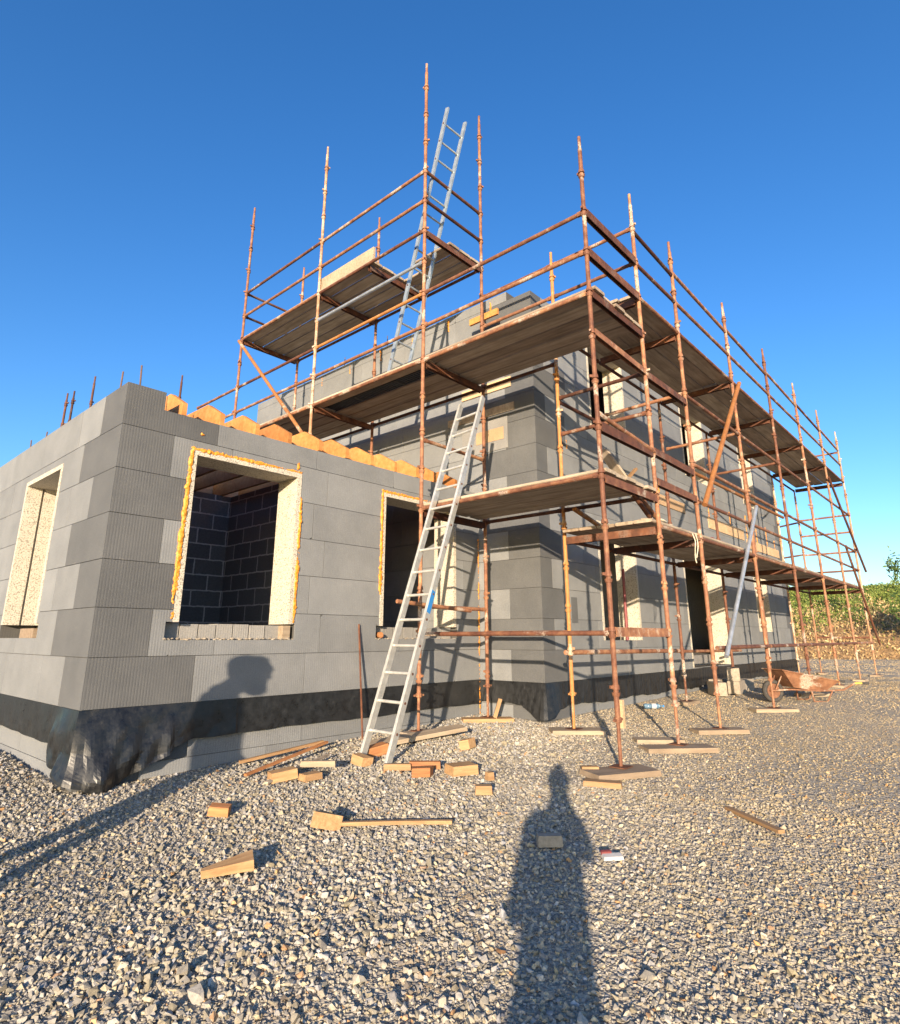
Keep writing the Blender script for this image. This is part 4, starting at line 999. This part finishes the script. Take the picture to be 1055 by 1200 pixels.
on('wood_offcut', 'small timber packer nailed beside the parapet above the long platform', W_, (6.64, 5.25, 4.72), (.04, .55, .1), (0, 0, 0), 'joist')
b = MB()
for k in range(60): b.blob((random.uniform(-.5, .5), random.uniform(-.08, .08), random.uniform(0, .03)), (.05, .03, .025), 1)
o = b.build('rubble', M['concrete'], None, loc=(7.1, 2.95, 1.285)); tag(o, 'heap of mortar rubble on the end of the lower platform', 'rubble')
b = MB(); b.tube((0, 0, 0), (.02, 0, 1.1), .022, 10); o = b.build('post', M['red'], None, loc=(9.16, 4.5, -.04)); tag(o, 'thin dull red post standing in the first ground-floor window hole', 'post')

# ------------------------------------------------------------------ tree at the right edge
def tree(loc, label):
    root = empty('tree', loc, label, 'tree'); b = MB()
    b.tube((0, 0, 0), (.1, .05, 1.6), .14, 10, .1)
    tips = []
    for k in range(9):
        a = k * 2.4; p = Vector((.1, .05, 1.1 + .1 * k)); q_ = p + Vector((math.cos(a) * 1.0, math.sin(a) * 1.1, .9 - .05 * k)); b.tube(p, q_, .05, 7, .02); tips.append(q_)
        for j in range(3):
            r = q_ + Vector((random.uniform(-.6, .6), random.uniform(-.6, .6), random.uniform(-.3, .5))); b.tube(q_, r, .02, 5, .006); tips.append(r)
    b.build('trunk', M['bark'], root, loc=(0, 0, 0))
    P = []
    for t in tips:
        n = 110; c = np.array(t); P.append(c + rng.normal(size=(n, 3)) * np.array([.3, .3, .24]))
    c = np.array([.1, 1.9, 3.92]); 
    P.append(c + rng.normal(size=(160, 3)) * np.array([.25, .16, .32])); P = np.concatenate(P)
    o = soup('crown', leaf_cloud(P, .17, .2), None, rng.random((len(P), 1)).repeat(3, 1), M['leaf']); o.parent = root
tree((33.2, 1.55, gzf(33.2, 1.55)), 'small green tree at the foot of the bank, partly out of view')

# ------------------------------------------------------------------ people (seen only as shadows)
def figure(h, lean, head_fwd, arms, stance, label, loc, rz, coat=1.0, hk=1.0, tw=1.0, stride=0.0, hy=0.0):
    """x forward, y to the left; limbs are overlapping tapered forms fused by a remesh into one skin"""
    k = h / 1.75; b = MB()
    def cap(p, q, r0, r1, flat=1.0):
        p = Vector(p); q = Vector(q); d = q - p; L = max(d.length, 1e-4); d = d / L
        fx = Vector((1, 0, 0)) - d * d.x
        a = fx.normalized() if fx.length > .2 else d.orthogonal().normalized()
        c = d.cross(a); rows = []
        for t in (-1, -.8, -.5): rows.append((p + d * r0 * t * flat, r0 * math.sqrt(max(0, 1 - t * t))))
        for t in (0, .33, .66, 1): rows.append((p + d * L * t, r0 + (r1 - r0) * t))
        for t in (.5, .8, 1): rows.append((q + d * r1 * t * flat, r1 * math.sqrt(max(0, 1 - t * t))))
        n = 16; vs = []
        for (o, r) in rows:
            r = max(r, .0008)
            for i in range(n):
                t = 2 * math.pi * i / n; vs.append((o + a * (r * flat * math.cos(t)) + c * (r * math.sin(t))) * k)
        fs = [(i * n + j, i * n + (j + 1) % n, (i + 1) * n + (j + 1) % n, (i + 1) * n + j) for i in range(len(rows) - 1) for j in range(n)]
        b.add(vs, fs + [tuple(range(n))[::-1], tuple(range((len(rows) - 1) * n, len(rows) * n))])
    X = lambda z: lean * max(0, z - .95)
    cap((0, 0, .9), (X(1.1), 0, 1.1), .212 * tw, .208 * tw, .62); cap((X(1.1), 0, 1.1), (X(1.33), 0, 1.33), .208 * tw, .2 * tw, .64); cap((0, 0, .78), (0, 0, .95), .215 * tw, .215 * tw, .64)
    cap((X(1.37), -.13 * tw, 1.395), (X(1.37), .13 * tw, 1.395), .085, .085, .9)
    hx_ = X(1.5) + head_fwd
    cap((X(1.42), 0, 1.42), (hx_ * .8 + X(1.45) * .2, hy, 1.56), .068, .064)
    cap((hx_ + .02, hy, 1.57), (hx_ + .005, hy, 1.65), .075, .092 * hk, 1.15); cap((hx_ - .02, hy - .02, 1.655), (hx_ - .015, hy + .02, 1.665), .082 * hk, .082 * hk, 1.1)
    if hk > 1.1: cap((hx_ - .02, hy, 1.6), (hx_ + .03, hy, 1.5), .105, .075, 1.0); cap((hx_ + .06, hy, 1.7), (hx_ + .1, hy, 1.68), .07, .03, 1.2)
    cap((hx_ + .09, hy, 1.635), (hx_ + .112, hy, 1.605), .012, .016); cap((hx_ + .075, hy, 1.545), (hx_ + .05, hy, 1.55), .026, .04)
    for s in (1, -1): cap((hx_ - .005, hy + s * .083, 1.615), (hx_ - .012, hy + s * .088, 1.65), .014, .018, .6)
    for s, (elb, wri, fdir) in zip((1, -1), arms):
        sh = Vector((X(1.39), s * .18 * tw, 1.385)); cap(sh, elb, .066, .052 * coat); cap(elb, wri, .05 * coat, .032)
        fd = Vector(fdir).normalized(); sd = Vector((0, s, 0)); up = fd.cross(sd).normalized(); w = Vector(wri)
        for q_ in (-.026, 0, .026): cap(w + fd * .015 + sd * q_ * .7, w + fd * .075 + sd * q_, .016, .015)
        for q_, ln in ((-.033, .065), (-.011, .08), (.011, .075), (.033, .058)):
            a = w + sd * q_ * 1.1 + fd * .085; c1 = a + fd * ln * .55 - up * .012; c2 = c1 + fd * ln * .4 - up * .03
            cap(a, c1, .0095, .0088); cap(c1, c2, .0088, .0075)
        t0 = w + fd * .025 - sd * .03; t1 = t0 + fd * .04 - sd * .022; t2 = t1 + fd * .035 + sd * .0; cap(t0, t1, .013, .011); cap(t1, t2, .011, .009)
    for s in (1, -1):
        kn = (.03 + s * stride * .5, s * (.045 + .5 * stance), .48); an = (-.01 + s * stride, s * stance, .09)
        cap((0, s * .09, .85), kn, .11, .064); cap(kn, an, .064, .043); cap((-.04 + s * stride, s * stance, .045), (.15 + s * stride, s * (stance + .02), .035), .045, .038)
    root = empty('person', loc, label, 'person', rz=rz)
    o = b.build('body', M['cloth_dark'], root, loc=(0, 0, 0), smooth=True)
    md = o.modifiers.new('fuse', 'REMESH'); md.mode = 'VOXEL'; md.voxel_size = .0065; md.use_smooth_shade = True
    md = o.modifiers.new('soften', 'SMOOTH'); md.factor = .5; md.iterations = 3
    return root
hx, hy = -.33 - .045 * math.sin(SUN_AZ), -.21 + .045 * math.cos(SUN_AZ)                             # photographer, just behind the camera, facing along the light
ph_z = gzf(hx, hy)
figure(.05 - ph_z, 0.0, .03, [((.12, .19, 1.08), (.33, -.015, 1.47), (.2, -.1, .6)), ((.1, -.2, 1.27), (.33, -.085, 1.47), (.2, .1, .6))], .1,
       'person in a dark jacket holding up a phone, whose long shadow falls on the gravel', (hx, hy, ph_z), SUN_AZ, 1.0, .88, .8, 0, -.045)
b = MB(); b.box((-.004, -.0375, -.14), (.004, .0375, .012)); o = b.build('phone', M['phone'], None, loc=(-.03 * math.cos(R(41.9)), -.03 * math.sin(R(41.9)), 0)); o.rotation_euler = (0, R(-15.1), R(41.86)); tag(o, 'black phone held upright in the hands of the photographer', 'phone')
px, py = .04, 3.69                              # second person out of frame at left, head bowed, shadow on the wing wall
pz = gzf(px, py)
figure(.50 - pz, .04, .13, [((.0, .2, 1.1), (.1, .13, .92), (.5, -.3, -.6)), ((.0, -.2, 1.1), (.1, -.13, .92), (.5, .3, -.6))], .09,
       'person standing with head bowed, whose shadow falls on the wing wall', (px, py, pz), SUN_AZ - math.pi / 2, 1.1, 1.22, .95, .18)

# ------------------------------------------------------------------ sky, sun, camera
w = bpy.data.worlds.new('World'); scn.world = w; w.use_nodes = True; nt = w.node_tree
sky = nt.nodes.new('ShaderNodeTexSky'); sky.sky_type = 'NISHITA'; sky.sun_disc = False
sky.sun_elevation = SUN_EL
sky.sun_rotation = R(90) - (SUN_AZ + math.pi)   # measured from +Y towards +X
sky.air_density = 1.0; sky.dust_density = .9; sky.ozone_density = 3.0; sky.altitude = 200
bg = nt.nodes['Background']; hs = nt.nodes.new('ShaderNodeHueSaturation'); hs.inputs['Saturation'].default_value = 1.22; hs.inputs['Hue'].default_value = .509; nt.links.new(sky.outputs[0], hs.inputs['Color']); nt.links.new(hs.outputs[0], bg.inputs[0]); bg.inputs[1].default_value = .15
sun = bpy.data.lights.new('sun', 'SUN'); sun.energy = 5.0; sun.angle = R(.53); sun.color = (1.0, .81, .6)
so = bpy.data.objects.new('sun', sun); COL.objects.link(so)
dirv = Vector((math.cos(SUN_AZ) * math.cos(SUN_EL), math.sin(SUN_AZ) * math.cos(SUN_EL), -math.sin(SUN_EL)))
so.rotation_euler = dirv.to_track_quat('-Z', 'Y').to_euler(); so.location = (-20, -12, 9)
cam = bpy.data.cameras.new('camera'); co = bpy.data.objects.new('camera', cam); COL.objects.link(co); scn.camera = co
cam.sensor_fit = 'HORIZONTAL'; cam.sensor_width = 36; cam.lens = 714.19 / 1055 * 36; cam.shift_y = -45.53 / 1055; cam.clip_start = .03; cam.clip_end = 3000
yw, p = R(-48.1431), .2636
Rz = Matrix.Rotation(yw, 3, 'Z'); Rx = Matrix.Rotation(math.pi / 2 + p, 3, 'X')
co.matrix_world = (Rz @ Rx).to_4x4()
vs_ = scn.view_settings; vs_.view_transform = 'Standard'; vs_.look = 'None'; vs_.exposure = 1.08; vs_.gamma = 1
scn.render.film_transparent = False
scn.cycles.max_bounces = 8
